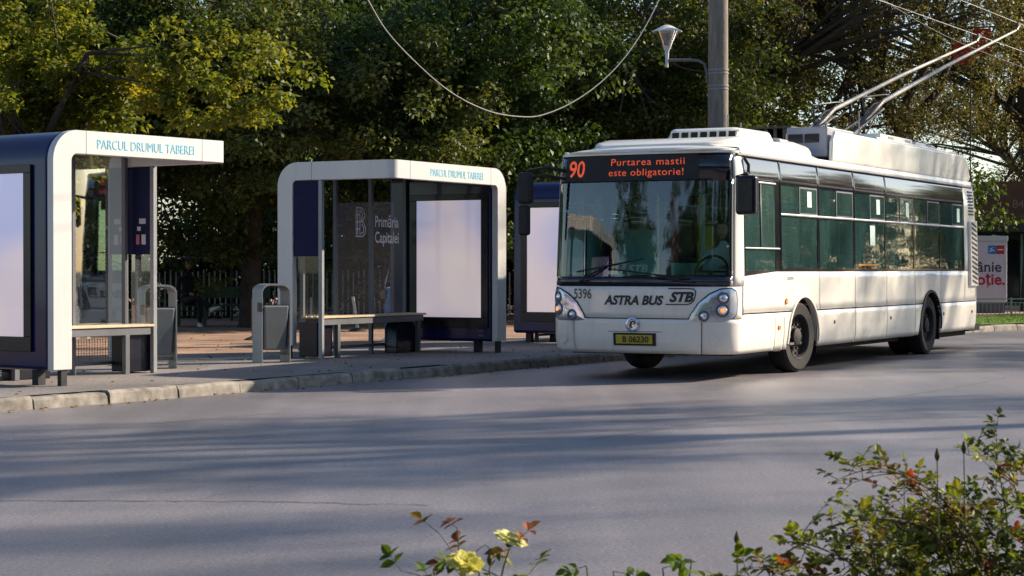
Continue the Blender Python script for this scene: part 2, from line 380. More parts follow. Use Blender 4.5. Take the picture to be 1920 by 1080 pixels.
def crack(pts, wd):
    rr = random.Random(len(pts) * 7); P = []
    for (x0, y0), (x1, y1) in zip(pts, pts[1:]):
        for q in range(14): f = q / 14; P.append((x0 + (x1 - x0) * f + rr.uniform(-.03, .03), y0 + (y1 - y0) * f + rr.uniform(-.035, .035)))
    return [[(x, y - wd * rr.uniform(.1, .6), .004) for x, y in P], [(x, y + wd * rr.uniform(.1, .6), .004) for x, y in P]]
ck = MB()
for pts, wd in (([(-4.2, 11.75), (-2.9, 11.55), (-1.5, 11.5), (-.4, 11.3)], .022), ([(-1.9, 11.5), (-1.6, 12.4)], .012), ([(3.6, 20.1), (5.2, 22.6), (6.4, 25.0)], .02), ([(.6, 15.6), (1.4, 16.9), (2.6, 18.8)], .016), ([(-3.2, 17.2), (-1.4, 19.8), (.5, 22.6)], .014)):
    ck.grid(crack(pts, wd))
tag(ck.build('road_cracks', M['under2'], recalc=False), kind='structure')

# ---------------------------------------------------------------- trolleybus
TH = R(27.8)
bus = empty('trolleybus', (1.52, 24.09, 0), -TH, 'white single trolleybus with route 90 display pulling out beside the kerb', 'trolleybus')
# plan outline of half the bus: (v, t) with arc length a
HALF = [(v, 0.10 * v * v) for v in np.linspace(0, 0.93, 12)]
HALF += [(0.93 + 0.32 * sin(f), 0.415 - 0.33 * cos(f)) for f in np.linspace(0.12, pi / 2, 10)]
HALF += [(1.25, t) for t in np.arange(0.6, 11.61, 0.2)]
HALF += [(1.25 - 0.16 + 0.16 * cos(f), 11.66 + 0.16 * sin(f)) for f in np.linspace(0.1, pi / 2, 6)]
HALF += [(0.5, 11.85), (0.0, 11.86)]
HA = [0.0]
for p, q in zip(HALF, HALF[1:]): HA.append(HA[-1] + math.hypot(q[0] - p[0], q[1] - p[1]))
HV = np.array([p[0] for p in HALF]); HT = np.array([p[1] for p in HALF]); HA = np.array(HA)
def aT(t): return float(np.interp(t, HT[20:-7], HA[20:-7])) if t > 0.6 else float(np.interp(t, HT, HA))   # arc at a given t on the side
def lean(z):
    if z > 1.1: return 0.15 * ((z - 1.1) / 1.75) ** 1.3
    if z < 0.55: return 0.05 * ((0.55 - z) / .25) ** 2
    return 0.0
def S(a, z, off=0.0):
    s = 1 if a >= 0 else -1; A = abs(a)
    v = float(np.interp(A, HA, HV)); t = float(np.interp(A, HA, HT))
    e = 0.03
    dv = float(np.interp(A + e, HA, HV) - np.interp(max(A - e, 0), HA, HV)); dt = float(np.interp(A + e, HA, HT) - np.interp(max(A - e, 0), HA, HT))
    if A < e: dv, dt = 1, 0
    l = math.hypot(dv, dt) or 1; nv, nt_ = dt / l, -dv / l
    v += nv * off; t += nt_ * off
    wf = max(0, 1 - max(0, t) / 0.6) if t < 3 else 0
    t += lean(z) * wf
    if t > 11 and z > 1.6: t -= 0.10 * (z - 1.6) / 1.2 * min(1, (t - 11) / .5)
    tb = 0
    if z > 1.35: tb = 0.022 * (z - 1.35) / 1.4
    if z > 2.52: tb += 0.16 * ((z - 2.52) / 0.3) ** 1.6 * 0.15
    if z < 0.55: tb += 0.02 * ((.55 - z) / .2) ** 2
    v *= (1 - tb)
    return (s * v, t, z)
def wheel_arch(A):   # height of arch over ground for arc position
    z = 0
    for tc in (2.69, 8.81):
        d = abs(A - aT(tc))
        if d < 0.60: z = max(z, 0.40 + math.sqrt(max(0, 0.60 ** 2 - d * d)) * 1.0)
    return z
def panel(name, a0, a1, z0, z1, mat, off=0.0, arch=False, nz=6, parent=None, step=0.05, solid=0.012, smooth=True, label=None, zf=None):
    mb = MB(); n = max(1, int(round(abs(a1 - a0) / step)))
    cols_ = []
    for i in range(n + 1):
        a = a0 + (a1 - a0) * i / n
        lo = z0(a) if callable(z0) else z0; hi = z1(a) if callable(z1) else z1
        if arch: lo = max(lo, wheel_arch(abs(a)))
        if hi - lo < 0.002:
            if cols_: mb.grid(cols_) if len(cols_) > 1 else None
            cols_ = []; continue
        cols_.append([S(a, lo + (hi - lo) * k / nz, off) for k in range(nz + 1)])
    if len(cols_) > 1: mb.grid(cols_)
    # outward orientation
    s = 1 if (a0 + a1) >= 0 else -1
    if (a1 - a0) > 0: mb.f = [tuple(reversed(f)) for f in mb.f]
    o = mb.build(name, mat, parent or bus, smooth=smooth, solid=solid, recalc=False, label=label)
    # check orientation against outward direction
    me = o.data
    if len(me.polygons):
        p = me.polygons[len(me.polygons) // 2]; c = p.center; out = Vector((c.x, c.y - 6.0, 0)); out = Vector((c.x * 5, (c.y - 6) if (c.y < .5 or c.y > 11.6) else 0, 0))
        if p.normal.dot(out) < 0: me.flip_normals()
    return o
A_C = float(np.interp(1.19, HV[:22], HA[:22]))      # edge of the windscreen
A_P = aT(0.42); A_E = aT(11.62)
ZB, ZS, ZW, ZM, ZU, ZG = 0.33, 0.82, 1.35, 2.08, 2.49, 2.79
WT = [1.83, 3.33, 4.89, 6.41, 7.92, 9.42, 10.90]
# dark inner shell behind the seams (below the windows), roof
panel('underbody_shell', -A_E, A_E, 0.36, 1.30, M['under'], -0.03, arch=True, nz=3, solid=0.0, step=0.1)
# front: panel, bumper
fp = panel('front_panel', -A_P, A_P, 0.768, 1.158, M['bus_white'], 0.0, nz=6)
bp = panel('bumper', -0.86, 0.86, ZB, 0.756, M['bus_white'], 0.012, nz=8, solid=0.02)
for s in (1, -1):
    panel('bumper_corner', s * 0.872, s * (aT(1.55)), ZB, 0.756 if s < 0 else lambda a: 0.756 if abs(a) < A_P else 0.812, M['bus_white_low'], 0.010, nz=8, solid=0.02)
# sides
for s in (1, -1):
    sh = 'left' if s > 0 else 'right'
    bounds = [0.44] + WT[1:] + [11.62]
    for k in range(len(bounds) - 1):
        if s < 0 and k in (0, 3, 5): continue
        panel('belt_panel', s * (aT(bounds[k]) + .003), s * (aT(bounds[k + 1]) - .003), ZS + 0.008, (lambda a: 1.34 - max(0, .06 - .05 * (abs(a) - A_P))) if k == 0 else ZW - 0.01, M['bus_white'], 0.0, arch=True, nz=5)
    sk = [1.56, 1.9, 2.69, 4.89, 6.41, 7.92, 8.81, 9.42, 11.62] if s > 0 else [1.9, 2.69, 4.8, 6.5, 8.81, 9.5, 11.62]
    for k in range(len(sk) - 1):
        if s < 0 and k in (1, 3): pass
        panel('skirt_panel', s * (aT(sk[k]) + .004), s * (aT(sk[k + 1]) - .004), ZB, ZS - 0.008, M['bus_white_low'], 0.006, arch=True, nz=6, solid=0.02)
    # arch lips
    for tc in (2.69, 8.81):
        lip = MB(); rows = []
        for k in range(25):
            f = pi * k / 24 * 1.0
            r0, r1 = 0.60, 0.635
            d0, z0 = -cos(f) * r0, 0.40 + sin(f) * r0; d1, z1 = -cos(f) * r1, 0.40 + sin(f) * r1
            a = aT(tc)
            rows.append([S(s * (a + d0), z0, -.10), S(s * (a + d0), z0, 0.022), S(s * (a + d1), z1, 0.022), S(s * (a + d1), z1, -0.0)])
        lip.grid(rows); lip.build('wheel_arch_lip', M['black_matte'] if tc > 8 else M['bus_white_low'], bus, smooth=True)
        wl = MB(); rows = []
        for k in range(17):
            f = pi * k / 16
            rows.append([(s * 1.19, tc - cos(f) * 0.60, 0.40 + sin(f) * 0.60), (s * 0.70, tc - cos(f) * 0.60, 0.40 + sin(f) * 0.60)])
        wl.grid(rows); wl.build('wheel_well', M['under'], bus)
# black window surround + glass
def ring_panel(name, a0, a1, z0, z1, b, mat, off, nz=8):
    """frame of four strips in (a,z) merged in one mesh"""
    mb = MB()
    def strip(p0, p1, q0, q1, na, nb):
        mb.grid([[S(p0 + (p1 - p0) * i / na, q0 + (q1 - q0) * j / nb, off) for j in range(nb + 1)] for i in range(na + 1)])
    s = 1 if a0 + a1 >= 0 else -1
    lo, hi = min(a0, a1), max(a0, a1); na = max(2, int((hi - lo) / .06))
    strip(lo, hi, z0, z0 + b[0], na, 1); strip(lo, hi, z1 - b[1], z1, na, 1)
    strip(lo, lo + b[2], z0 + b[0], z1 - b[1], 1, nz); strip(hi - b[3], hi, z0 + b[0], z1 - b[1], 1, nz)
    return mb
STK = {0: (2.20, 2.36), 2: (2.18, 2.35), 3: (2.18, 2.35), 5: (2.16, 2.34)}
for s in (1, -1):
    doors = () if s > 0 else (3, 5)
    for k in range(6):
        t0, t1 = WT[k], WT[k + 1]
        a0, a1 = s * aT(t0), s * aT(t1)
        lowz = 0.42 if k in doors else ZW
        wname = 'passenger_door' if k in doors else 'window'
        fr = ring_panel(wname, a0, a1, lowz, ZU, (0.03, 0.03, 0.045, 0.045), M['black_gloss'], -0.004).build(wname, M['black_gloss'], bus, solid=0.03)
        lo, hi = min(a0, a1) + .045, max(a0, a1) - .045
        panel('pane', lo, hi, lowz + .03, ZM - .02, M['win_glass'], -0.012, nz=4, parent=fr, solid=0.0)
        mid = lo + (hi - lo) * 0.5 if s > 0 else (lo + hi) / 2
        panel('pane', lo, mid - .012, ZM + .02, ZU - .03, M['win_glass'], -0.012, nz=3, parent=fr, solid=0.0)
        panel('sliding_pane', mid + .02, hi - .02, ZM + .04, ZU - .05, M['win_glass2'], -0.006, nz=3, parent=fr, solid=0.0)
        ring_panel('sash', mid - .005, hi, ZM + .015, ZU - .028, (.022, .022, .022, .022), M['grey_metal'], -0.003).build('sash', M['grey_metal'], fr, solid=0.01)
        panel('rail', lo - .045, hi + .045, ZM - .016, ZM + .016, M['alu'], 0.008, nz=1, parent=fr)
        if s > 0 and k in STK:
            c = mid + (hi - mid) * 0.55
            panel('sticker', c - .085, c + .085, STK[k][0], STK[k][1] + .05, M['sticker'], -0.001, nz=1, parent=fr, solid=0.0)
        if s > 0 and k == 2:
            panel('sticker', (lo + hi) / 2 - .02, (lo + hi) / 2 + .22, 1.72, 2.01, M['sticker'], -0.001, nz=1, parent=fr, solid=0.0)
            panel('sticker', lo + .12, hi - .45, 1.42, 1.445, M['orange_mark'], -0.001, nz=1, parent=fr, solid=0.0)
    # last pillar and front pillar
    panel('rear_pillar', s * (aT(10.9) + .002), s * (aT(11.62)), ZW - .006, ZG - .03, M['bus_white'], 0.0, nz=4, solid=0.015)
    # driver side window / front door
    t0, t1 = (0.50, 1.80)
    if s > 0:
        fr = ring_panel('driver_window', aT(t0), aT(t1), 1.30, ZU, (0.05, 0.03, 0.05, 0.16), M['black_gloss'], -0.003).build('driver_window', M['black_gloss'], bus, solid=0.03)
        lo, hi = aT(t0) + .05, aT(t1) - .16
        panel('pane', lo, hi, 1.35, 1.62, M['win_glass'], -.012, nz=2, parent=fr, solid=0)
        m_ = lo + (hi - lo) * .52
        panel('pane', lo, m_ - .01, 1.65, ZU - .03, M['win_glass'], -.012, nz=4, parent=fr, solid=0)
        panel('sliding_pane', m_ + .01, hi, 1.65, ZU - .03, M['win_glass2'], -.008, nz=4, parent=fr, solid=0)
        panel('rail', lo - .03, hi + .14, 1.622, 1.645, M['alu'], .006, nz=1, parent=fr)
        panel('rail', lo, hi + .02, ZU - .04, ZU - .015, M['alu'], .006, nz=1, parent=fr)
        panel('rail', m_ - .012, m_ + .012, 1.65, ZU - .04, M['grey_metal'], .002, nz=1, parent=fr)
    else:
        fr = ring_panel('front_door', -aT(t1), -aT(t0), 0.42, ZU, (0.04, 0.03, 0.05, 0.05), M['black_gloss'], -0.003).build('front_door', M['black_gloss'], bus, solid=0.03)
        panel('pane', -aT(t1) + .05, -(aT(t1) + aT(t0)) / 2 - .02, .46, ZU - .03, M['win_glass2'], -.012, nz=4, parent=fr, solid=0)
        panel('pane', -(aT(t1) + aT(t0)) / 2 + .02, -aT(t0) - .05, .46, ZU - .03, M['win_glass2'], -.012, nz=4, parent=fr, solid=0)
        panel('door_leaf_gap', -(aT(t1) + aT(t0)) / 2 - .02, -(aT(t1) + aT(t0)) / 2 + .02, .46, ZU - .03, M['black_matte'], -.008, nz=1, parent=fr)
    # white corner pillar between windscreen and side
    panel('corner_pillar', s * (A_C + .03), s * (aT(0.5) - .004), 1.165, ZG + .03, M['bus_white'], 0.0, nz=14, step=.03, solid=0.02)
    # cantrail: glossy strip in five lengths, then rain gutter
    cb = [0.5] + [1.83, 3.33, 4.89, 6.41, 10.90]
    for k in range(len(cb) - 1):
        panel('cantrail_cover', s * (aT(cb[k]) + .003), s * (aT(cb[k + 1]) - .003), ZU + .004, ZG - .02, M['cantrail'], 0.0, nz=8, solid=0.012)
    panel('rain_gutter', s * aT(0.30), s * aT(11.6), ZG - .018, ZG + .004, M['grey_metal'], 0.022, nz=1, solid=0.03)
    panel('roof_edge', s * aT(0.42), s * aT(11.6), ZG + .006, ZG + .085, M['bus_white'], 0.012, nz=3, solid=0.03)
# roof skin
mb = MB(); rows = []
for t in list(np.linspace(0.13, 0.6, 8)) + list(np.linspace(0.9, 11.72, 24)):
    hw = float(np.interp(t, [0.13, .2, .3, .42, .6, 1.0, 12], [.80, .98, 1.10, 1.16, 1.19, 1.2, 1.2]))
    zz = float(np.interp(t, [0.13, .3, .6, 1, 12], [2.845, 2.89, 2.93, 2.945, 2.945]))
    rows.append([(hw * x, t, ZG + .06 + (zz - ZG - .06) * (1 - abs(x) ** 3.0)) for x in np.linspace(-1, 1, 15)])
mb.grid(rows); rf = mb.build('roof', M['bus_white'], bus, smooth=True, solid=0.02)
# front roof lip
lip = MB(); rows = []
for a in np.linspace(-aT(.44), aT(.44), 50):
    q = 1 - (abs(a) / aT(.44)) ** 4
    zt = 2.815 + 0.055 * q
    rows.append([S(a, 2.800, .006), S(a, 2.83, .012), (lambda p: (p[0] * .985, p[1] + .03, zt))(S(a, 2.85, .0)), (lambda p: (p[0] * .92, p[1] + .14, zt + .025))(S(a, 2.85, 0))])
lip.grid(rows); lip.build('roof_lip', M['bus_white'], bus, smooth=True, solid=0.0)
# windscreen: black border, glass
wsf = ring_panel('windscreen', -A_C - .02, A_C + .02, 1.165, 2.82, (0.115, 0.36, 0.025, 0.05), M['black_gloss'], 0.0, nz=16).build('windscreen', M['black_gloss'], bus, solid=0.02, smooth=True)
panel('pane', -A_C + .005, A_C - .03, 1.28, 2.46, M['screen_glass'], -.006, nz=14, parent=wsf, solid=0.0)
def on_front(mb, a_c, z_c, off, name, mat, parent, **k):
    o = mb.build(name, mat, parent, recalc=False, fn=lambda p: S(a_c + p[0], z_c + p[1], off + p[2]), **k); return o
# destination display
db = MB(); rows = [[S(a, z, .004) for z in np.linspace(2.475, 2.79, 5)] for a in np.linspace(-1.08, 0.85, 40)]
dd = panel('destination_display', -1.10, 0.80, 2.475, 2.79, M['black_matte'], .004, nz=4, solid=0.0)
on_front(text_mb('90', 0.29, 'CENTER', xs=0.86, bold=.004), -0.91, 2.535, .008, 'led_route_number', M['led'], dd)
on_front(text_mb('Purtarea mastii', 0.125, 'LEFT', xs=1.22, space=1.1, bold=.0), -0.41, 2.665, .008, 'led_text', M['led'], dd)
on_front(text_mb('este obligatorie!', 0.125, 'LEFT', xs=1.16, space=1.08, bold=.0), -0.43, 2.535, .008, 'led_text', M['led'], dd)
# front lettering, emblem, plate
on_front(text_mb('5396', 0.175, xs=.78, bold=.002), -0.745, 1.005, .006, 'fleet_number', M['ink_grey'], fp)
on_front(text_mb('ASTRA BUS', 0.155, shear=.25, xs=1.0, bold=.006), -0.03, 0.935, .006, 'lettering', M['ink'], fp)
on_front(text_mb('STB', 0.165, shear=.3, xs=1.12, bold=.007, space=.95), 0.60, 0.975, .006, 'lettering', M['ink'], fp)
fr_ = MB()
def stroke(mb, pts, w_, z=0.0):
    for (x0, y0), (x1, y1) in zip(pts, pts[1:]):
        l = math.hypot(x1 - x0, y1 - y0) or 1; nx, ny = -(y1 - y0) / l * w_ / 2, (x1 - x0) / l * w_ / 2; ex, ey = (x1 - x0) / l * w_ * .3, (y1 - y0) / l * w_ * .3
        b = len(mb.v); n = max(1, int(l / .05))
        for i in range(n + 1):
            f = i / n; cx = x0 - ex + (x1 - x0 + 2 * ex) * f; cy = y0 - ey + (y1 - y0 + 2 * ey) * f
            mb.v += [(cx + nx, cy + ny, z), (cx - nx, cy - ny, z)]
        mb.f += [(b + 2 * i + 1, b + 2 * i + 3, b + 2 * i + 2, b + 2 * i) for i in range(n)]
stroke(fr_, [(-.155, .15), (.10, .15), (.165, .145), (.19, .115), (.185, .06), (.165, .0), (.13, -.03), (.09, -.045), (-.19, -.045)], .013)
on_front(fr_, 0.60, 0.985, .0065, 'logo_frame', M['ink'], fp)
em = MB(); em.lathe([(.0, .0), (.085, .0), (.092, .012), (.07, .02), (.062, .012), (0, .01)], 28)
em = on_front(em, -0.02, 0.685, .016, 'emblem', M['lamp_chrome'], bus, smooth=True)
hs = MB()   # horse-like swirl inside the round badge
stroke(hs, [(-.03, -.045), (-.035, .0), (-.02, .035), (.012, .045), (.035, .03), (.02, .01)], .016)
stroke(hs, [(-.012, .03), (-.02, -.01), (-.005, -.04)], .012)
on_front(hs, -0.02, 0.685, .032, 'badge_figure', M['steel_dark'], em)
pb = MB().box(-.285, .285, -.078, .078, 0, .014); pb = on_front(pb, 0.0, 0.505, .016, 'number_plate_holder', M['black_matte'], bus)
pp = MB().box(-.245, .245, -.055, .055, 0, .005); pp = on_front(pp, 0.0, 0.505, .031, 'number_plate', M['plate'], pb)
on_front(text_mb('B 06230', 0.105, xs=1.02, bold=.002), 0.02, 0.470, .038, 'lettering', M['ink'], pb)
cr = MB(); stroke(cr, [(-.36, .0), (.36, .0)], .008); on_front(cr, 0.0, 0.60, .0145, 'bumper_crease', M['grey_metal'], bp)
for s in (-1, 1):
    k = MB(); k.lathe([(.06, .0), (.066, .004), (.058, .006), (.054, .001), (0, .001)], 20)
    on_front(k, s * 1.04, 0.50, .013, 'tow_cover', M['bus_white_low'], bus, smooth=True)
    # headlight
    pts = [(.70, .735), (.735, .82), (.83, .955), (.96, 1.055), (1.09, 1.12), (1.22, 1.135), (1.30, 1.10), (1.325, .98), (1.31, .83), (1.26, .775), (1.12, .728), (.86, .722)]
    def tri_head(grow, off):
        cx = sum(p[0] for p in pts) / len(pts); cy = sum(p[1] for p in pts) / len(pts)
        mb = MB(); rings = []
        for q in (0, .25, .5, .75, 1.0):
            ring = []
            for i in range(len(pts)):
                for f in (0, .25, .5, .75):
                    x = pts[i][0] * (1 - f) + pts[(i + 1) % len(pts)][0] * f; y = pts[i][1] * (1 - f) + pts[(i + 1) % len(pts)][1] * f
                    gx, gy = x - cx, y - cy; l = math.hypot(gx, gy)
                    ring.append((cx + gx * q * (1 + grow / l), cy + gy * q * (1 + grow / l)))
            rings.append(ring)
        rows = [[S(s * x, y, off * (1 - .0 * q) if i < 4 else off * .55) for x, y in ring + ring[:1]] for i, (ring, q) in enumerate(zip(rings, (0, .25, .5, .75, 1)))]
        mb.grid(rows); return mb
    tri_head(.018, .010).build('headlight_seal', M['black_matte'], bus, smooth=True)
    hl = tri_head(0, .022).build('headlight', M['lamp_chrome'], bus, smooth=True)
    for (a_, z_, r_, mt) in ((.895, .80, .062, 'lamp_lens'), (1.12, .872, .075, 'lamp_lens'), (1.13, 1.02, .066, 'lamp_lens')):
        k = MB(); k.lathe([(r_ * 1.15, .0), (r_ * 1.1, .012), (r_ * .92, .014), (r_ * .86, .004), (r_ * .5, -.002), (0, -.002)], 22)
        b_ = on_front(k, s * a_, z_, .022, 'reflector', M['grey_metal'], hl, smooth=True)
        k = MB(); k.lathe([(r_ * .80, .0), (r_ * .6, .010), (r_ * .3, .018), (0, .02)], 18)
        on_front(k, s * a_, z_, .024, 'bulb', M['lamp_lens'], hl, smooth=True)
        if a_ == 1.12:
            k = MB(); k.lathe([(r_ * .42, .0), (r_ * .24, .008), (0, .01)], 14)
            on_front(k, s * a_, z_, .044, 'lit_filament', M['amber'], hl, smooth=True)
# grey crease on front panel bottom
# side markers and labels
on_front(text_mb('citelis', 0.09, shear=.2, xs=1.3), aT(2.15), 1.235, .004, 'lettering', M['ink_grey'], bus)
for t, z, r in ((2.0, .955, .045),):
    k = MB(); k.lathe([(r, 0), (r * .8, .02), (0, .026)], 14); on_front(k, aT(t), z, .0, 'side_indicator', M['orange_mark'], bus, smooth=True)
k = MB().box(-.035, .035, -.025, .025, 0, .012); on_front(k, aT(1.72), .62, .008, 'side_reflector', M['orange_mark'], bus)
for t in (3.95, 6.6, 9.55, 11.35):
    k = MB(); k.lathe([(.03, 0), (.024, .01), (0, .012)], 10); on_front(k, aT(t), .64, .008, 'panel_lock', M['grey_metal'], bus, smooth=True)
# rear louvres
rl = MB().box(-.24, .24, 1.08, 2.20, 0, .05)
rear_g = rl.build('rear_grille', M['bus_white'], bus, fn=lambda p: S(aT(11.40) + p[0], p[1], p[2]), bevel=.012)
for i in range(13):
    k = MB(); z = 1.12 + i * .082
    k.hexa([(-.17, z, .045), (.17, z - .06, .045), (.17, z - .06, .054), (-.17, z, .054)], [(-.17, z + .034, .045), (.17, z - .026, .045), (.17, z - .026, .054), (-.17, z + .034, .054)])
    k.build('louvre_slot', M['black_matte'], rear_g, fn=lambda p: S(aT(11.40) + p[0], p[1] + .04, p[2]))
for i in range(8):
    k = MB().box(-.17, .17, 2.30 + i * .055, 2.322 + i * .055, .0, .012)
    k.build('louvre_slot', M['black_matte'], bus, fn=lambda p: S(aT(11.40) + p[0], p[1], p[2]))
panel('rear_panel', aT(11.62) + .0, HA[-1] - .001, .42, 2.80, M['bus_white'], 0.0, nz=10, solid=.015)
panel('rear_panel', -(HA[-1] - .001), -(aT(11.62) + .0), .42, 2.80, M['bus_white'], 0.0, nz=10, solid=.015)
# chassis, floor, ceiling, interior
MB().box(-1.1, 1.1, 0.5, 11.6, .30, .36).build('chassis_floor', M['under'], bus)
MB().box(-.95, .95, 3.6, 8.0, .24, .30).build('chassis_box', M['under'], bus)
MB().box(-1.0, 1.0, 9.6, 11.9, .22, .30).build('rear_undertray', M['under'], bus)
MB().box(-1.15, 1.15, 1.4, 11.6, .37, .40).build('cabin_floor', M['floor_int'], bus)
MB().box(-1.12, 1.12, .6, 11.6, 2.60, 2.64).build('ceiling_panel', M['interior'], bus)
MB().box(-1.15, 1.15, 11.2, 11.3, .4, 2.6).build('rear_bulkhead', M['interior'], bus)
dsh = MB(); dsh.hexa([(-1.05, .30, .95), (1.05, .30, .95), (1.10, .85, .95), (-1.10, .85, .95)], [(-1.05, .32, 1.20), (1.05, .32, 1.20), (1.05, .80, 1.27), (-1.05, .80, 1.27)])
dsh.build('dashboard', M['black_matte'], bus, bevel=.02)
MB().box(-1.1, 1.1, .45, .95, .4, .95).build('dashboard_base', M['under'], bus)
sw = MB(); sw.tube([(0.62 + .22 * cos(f), .98 + .09 * sin(f), 1.34 + .20 * sin(f)) for f in np.linspace(0, 2 * pi, 25)], .016, 6, False)
sw.tube([(.62, .98, 1.34), (.62, .80, 1.15)], .03, 6); sw.tube([(.40, .98, 1.34), (.84, .98, 1.34)], .012, 6)
sw.build('steering_wheel', M['black_matte'], bus, smooth=True)
def seat(x, t, face=1, z=.42, name='passenger_seat'):
    k = MB(); k.box(x - .21, x + .21, t - .20, t + .22, z + .38, z + .46)
    k.hexa([(x - .21, t + .2 * face, z + .44), (x + .21, t + .2 * face, z + .44), (x + .21, t + (.2 + .06) * face, z + .44), (x - .21, t + (.2 + .06) * face, z + .44)],
           [(x - .18, t + .28 * face, z + 1.05), (x + .18, t + .28 * face, z + 1.05), (x + .18, t + .33 * face, z + 1.05), (x - .18, t + .33 * face, z + 1.05)])
    k.box(x - .05, x + .05, t - .05, t + .05, z - .02, z + .38)
    k.build(name, M['seat_fab'], bus, bevel=.02)
seat(.62, 1.45, 1, .62, 'driver_seat')
for t in (2.9, 3.8, 4.7, 6.6, 7.5, 8.6, 9.6, 10.5):
    seat(.90, t); seat(.42, t)
    if t not in (4.7, 6.6, 9.6): seat(-.90, t)
for x, t in ((-.45, 1.75), (-.45, 3.2), (.25, 5.3), (-.3, 5.5), (-.3, 8.3), (.25, 7.2), (.25, 9.0), (-.35, 9.9)):
    MB().tube([(x, t, .40), (x, t, 2.6)], .017, 8).build('grab_pole', M['yellow'], bus, smooth=True)
for x in (-.5, .5):
    MB().tube([(x, 2.0, 2.25), (x, 10.8, 2.25)], .016, 6).build('handrail', M['teal'], bus, smooth=True)
cb_ = MB().box(.10, 1.12, 1.92, 1.96, .4, 1.5).box(.10, .14, 1.92, 1.96, 1.5, 2.6).box(.06, .10, 1.0, 1.96, .4, 1.45)
cb_.build('cab_partition', M['teal'], bus)
MB().box(-1.08, -1.02, 1.85, 1.90, .4, 2.6).box(-1.08, -.55, 1.85, 1.90, .4, 1.9).build('door_screen', M['teal'], bus)
MB().box(-.06, .12, 2.3, 2.32, 1.55, 1.95).build('yellow_notice', M['yellow'], bus)
MB().box(-.42, -.32, 2.1, 2.13, 1.2, 2.6).build('red_pillar', M['red'], bus)
on_front(text_mb('STB', 0.13, shear=.2, xs=1.25, bold=.003), 0.02, 1.335, -.02, 'windscreen_lettering', M['white_ink'], wsf)
MB().box(-.95, .95, .42, .50, 2.30, 2.48).build('sun_blind', M['black_matte'], bus)
# wipers
for (a0, z0, a1, z1, a2, z2) in ((-.80, 1.20, -.42, 1.40, .12, 1.50), (.78, 1.20, .28, 1.30, -.30, 1.37)):
    k = MB(); k.tube([S(a0, z0, .03), S(a0 * .6 + a1 * .4, z0 * .6 + z1 * .4, .05), S(a1, z1, .035)], .012, 6)
    wi = k.build('wiper', M['black_matte'], bus, smooth=True)
    k = MB(); d = (a2 - a1, z2 - z1)
    k.tube([S(a1 - d[0] * .75 * (1 - f) + d[0] * f, z1 - d[1] * .6 * (1 - f) + d[1] * f, .018) for f in np.linspace(0, 1, 8)], .009, 6)
    k.build('wiper_blade', M['black_matte'], wi, smooth=True)
# mirrors
k = MB(); k.tube([(1.22, .32, 2.50), (1.40, .20, 2.53), (1.44, .18, 2.45)], .022, 8)
ma = k.build('mirror_arm', M['black_matte'], bus, smooth=True)
k = MB(); k.box(-.135, .135, -.075, .075, -.24, .24)
m1 = k.build('mirror', M['navy_dark'], bus, bevel=.05, seg=4, fn=lambda p: (1.40 + p[0] * 1.0, .20 + p[1], 2.27 + p[2]))
MB().box(1.29, 1.51, .276, .282, 2.06, 2.47).build('mirror_glass', M['lamp_chrome'], m1)
k = MB(); k.tube([(-1.08, .25, 2.62), (-1.22, .02, 2.66), (-1.44, -.08, 2.62), (-1.46, -.10, 2.48)], .024, 8); k.tube([(-1.08, .25, 2.52), (-1.24, .03, 2.56), (-1.40, -.06, 2.54)], .018, 8)
k.build('mirror_arm', M['black_matte'], bus, smooth=True)
k = MB(); k.box(-1.575, -1.375, -.16, -.03, 2.20, 2.60); k = k.build('mirror', M['black_matte'], bus, bevel=.045, seg=3)
k = MB(); k.box(-1.565, -1.42, -.14, -.04, 1.80, 2.18); k = k.build('mirror', M['black_matte'], bus, bevel=.035, seg=3)
# door hinge arm at the left front corner of the roof
k = MB(); k.tube([S(aT(.52), 2.74, .03), S(aT(.60), 2.66, .05), S(aT(.62), 2.55, .03)], .022, 6); k.build('marker_lamp_stalk', M['black_matte'], bus, smooth=True)
# wheels
def wheel(x, t, s, steer=0.0):
    r = empty('wheel', (x, t, .475), steer); r.parent = bus
    ty = MB(); ty.lathe([(.30, -.13), (.43, -.14), (.465, -.11), (.477, -.05), (.477, .05), (.465, .11), (.43, .14), (.30, .13)], 40, ax='x'); ty.build('tyre', M['rubber'], r, smooth=True)
    rm = MB(); rm.lathe([(.30, s * .135), (.285, s * .12), (.27, s * .05), (.20, s * .03), (.12, s * .06), (.11, s * .11), (.05, s * .13), (0, s * .13)], 32, ax='x')
    rm = rm.build('rim', M['rim'], r, smooth=True)
    for k in range(10):
        f = 2 * pi * k / 10; b = MB(); b.tube([(s * .03, .165 * cos(f), .165 * sin(f)), (s * .085, .165 * cos(f), .165 * sin(f))], .016, 6); b.build('wheel_nut', M['hub'], rm)
    for k in range(8):
        f = 2 * pi * (k + .5) / 8; b = MB(); b.lathe([(.024, s * .052), (.024, s * .056), (0, s * .056)], 10, c=(0, .237 * cos(f), .237 * sin(f)), ax='x'); b.build('vent_hole', M['under'], rm)
wheel(1.06, 2.69, 1, -.12); wheel(-1.06, 2.69, -1, -.12)
for s in (1, -1):
    wheel(s * 1.08, 8.81, s); wheel(s * .78, 8.81, s)
MB().tube([(-1.0, 8.81, .475), (1.0, 8.81, .475)], .12, 10).tube([(-1.0, 2.69, .475), (1.0, 2.69, .475)], .07, 8).build('axle', M['under'], bus)
MB().box(.55, 1.22, 11.3, 12.02, .30, .42).build('tow_beam', M['under'], bus)
# mud flaps
MB().box(.9, 1.2, 3.36, 3.37, .22, .6).build('mud_flap', M['under'], bus); MB().box(.9, 1.2, 9.5, 9.51, .22, .6).build('mud_flap', M['under'], bus)

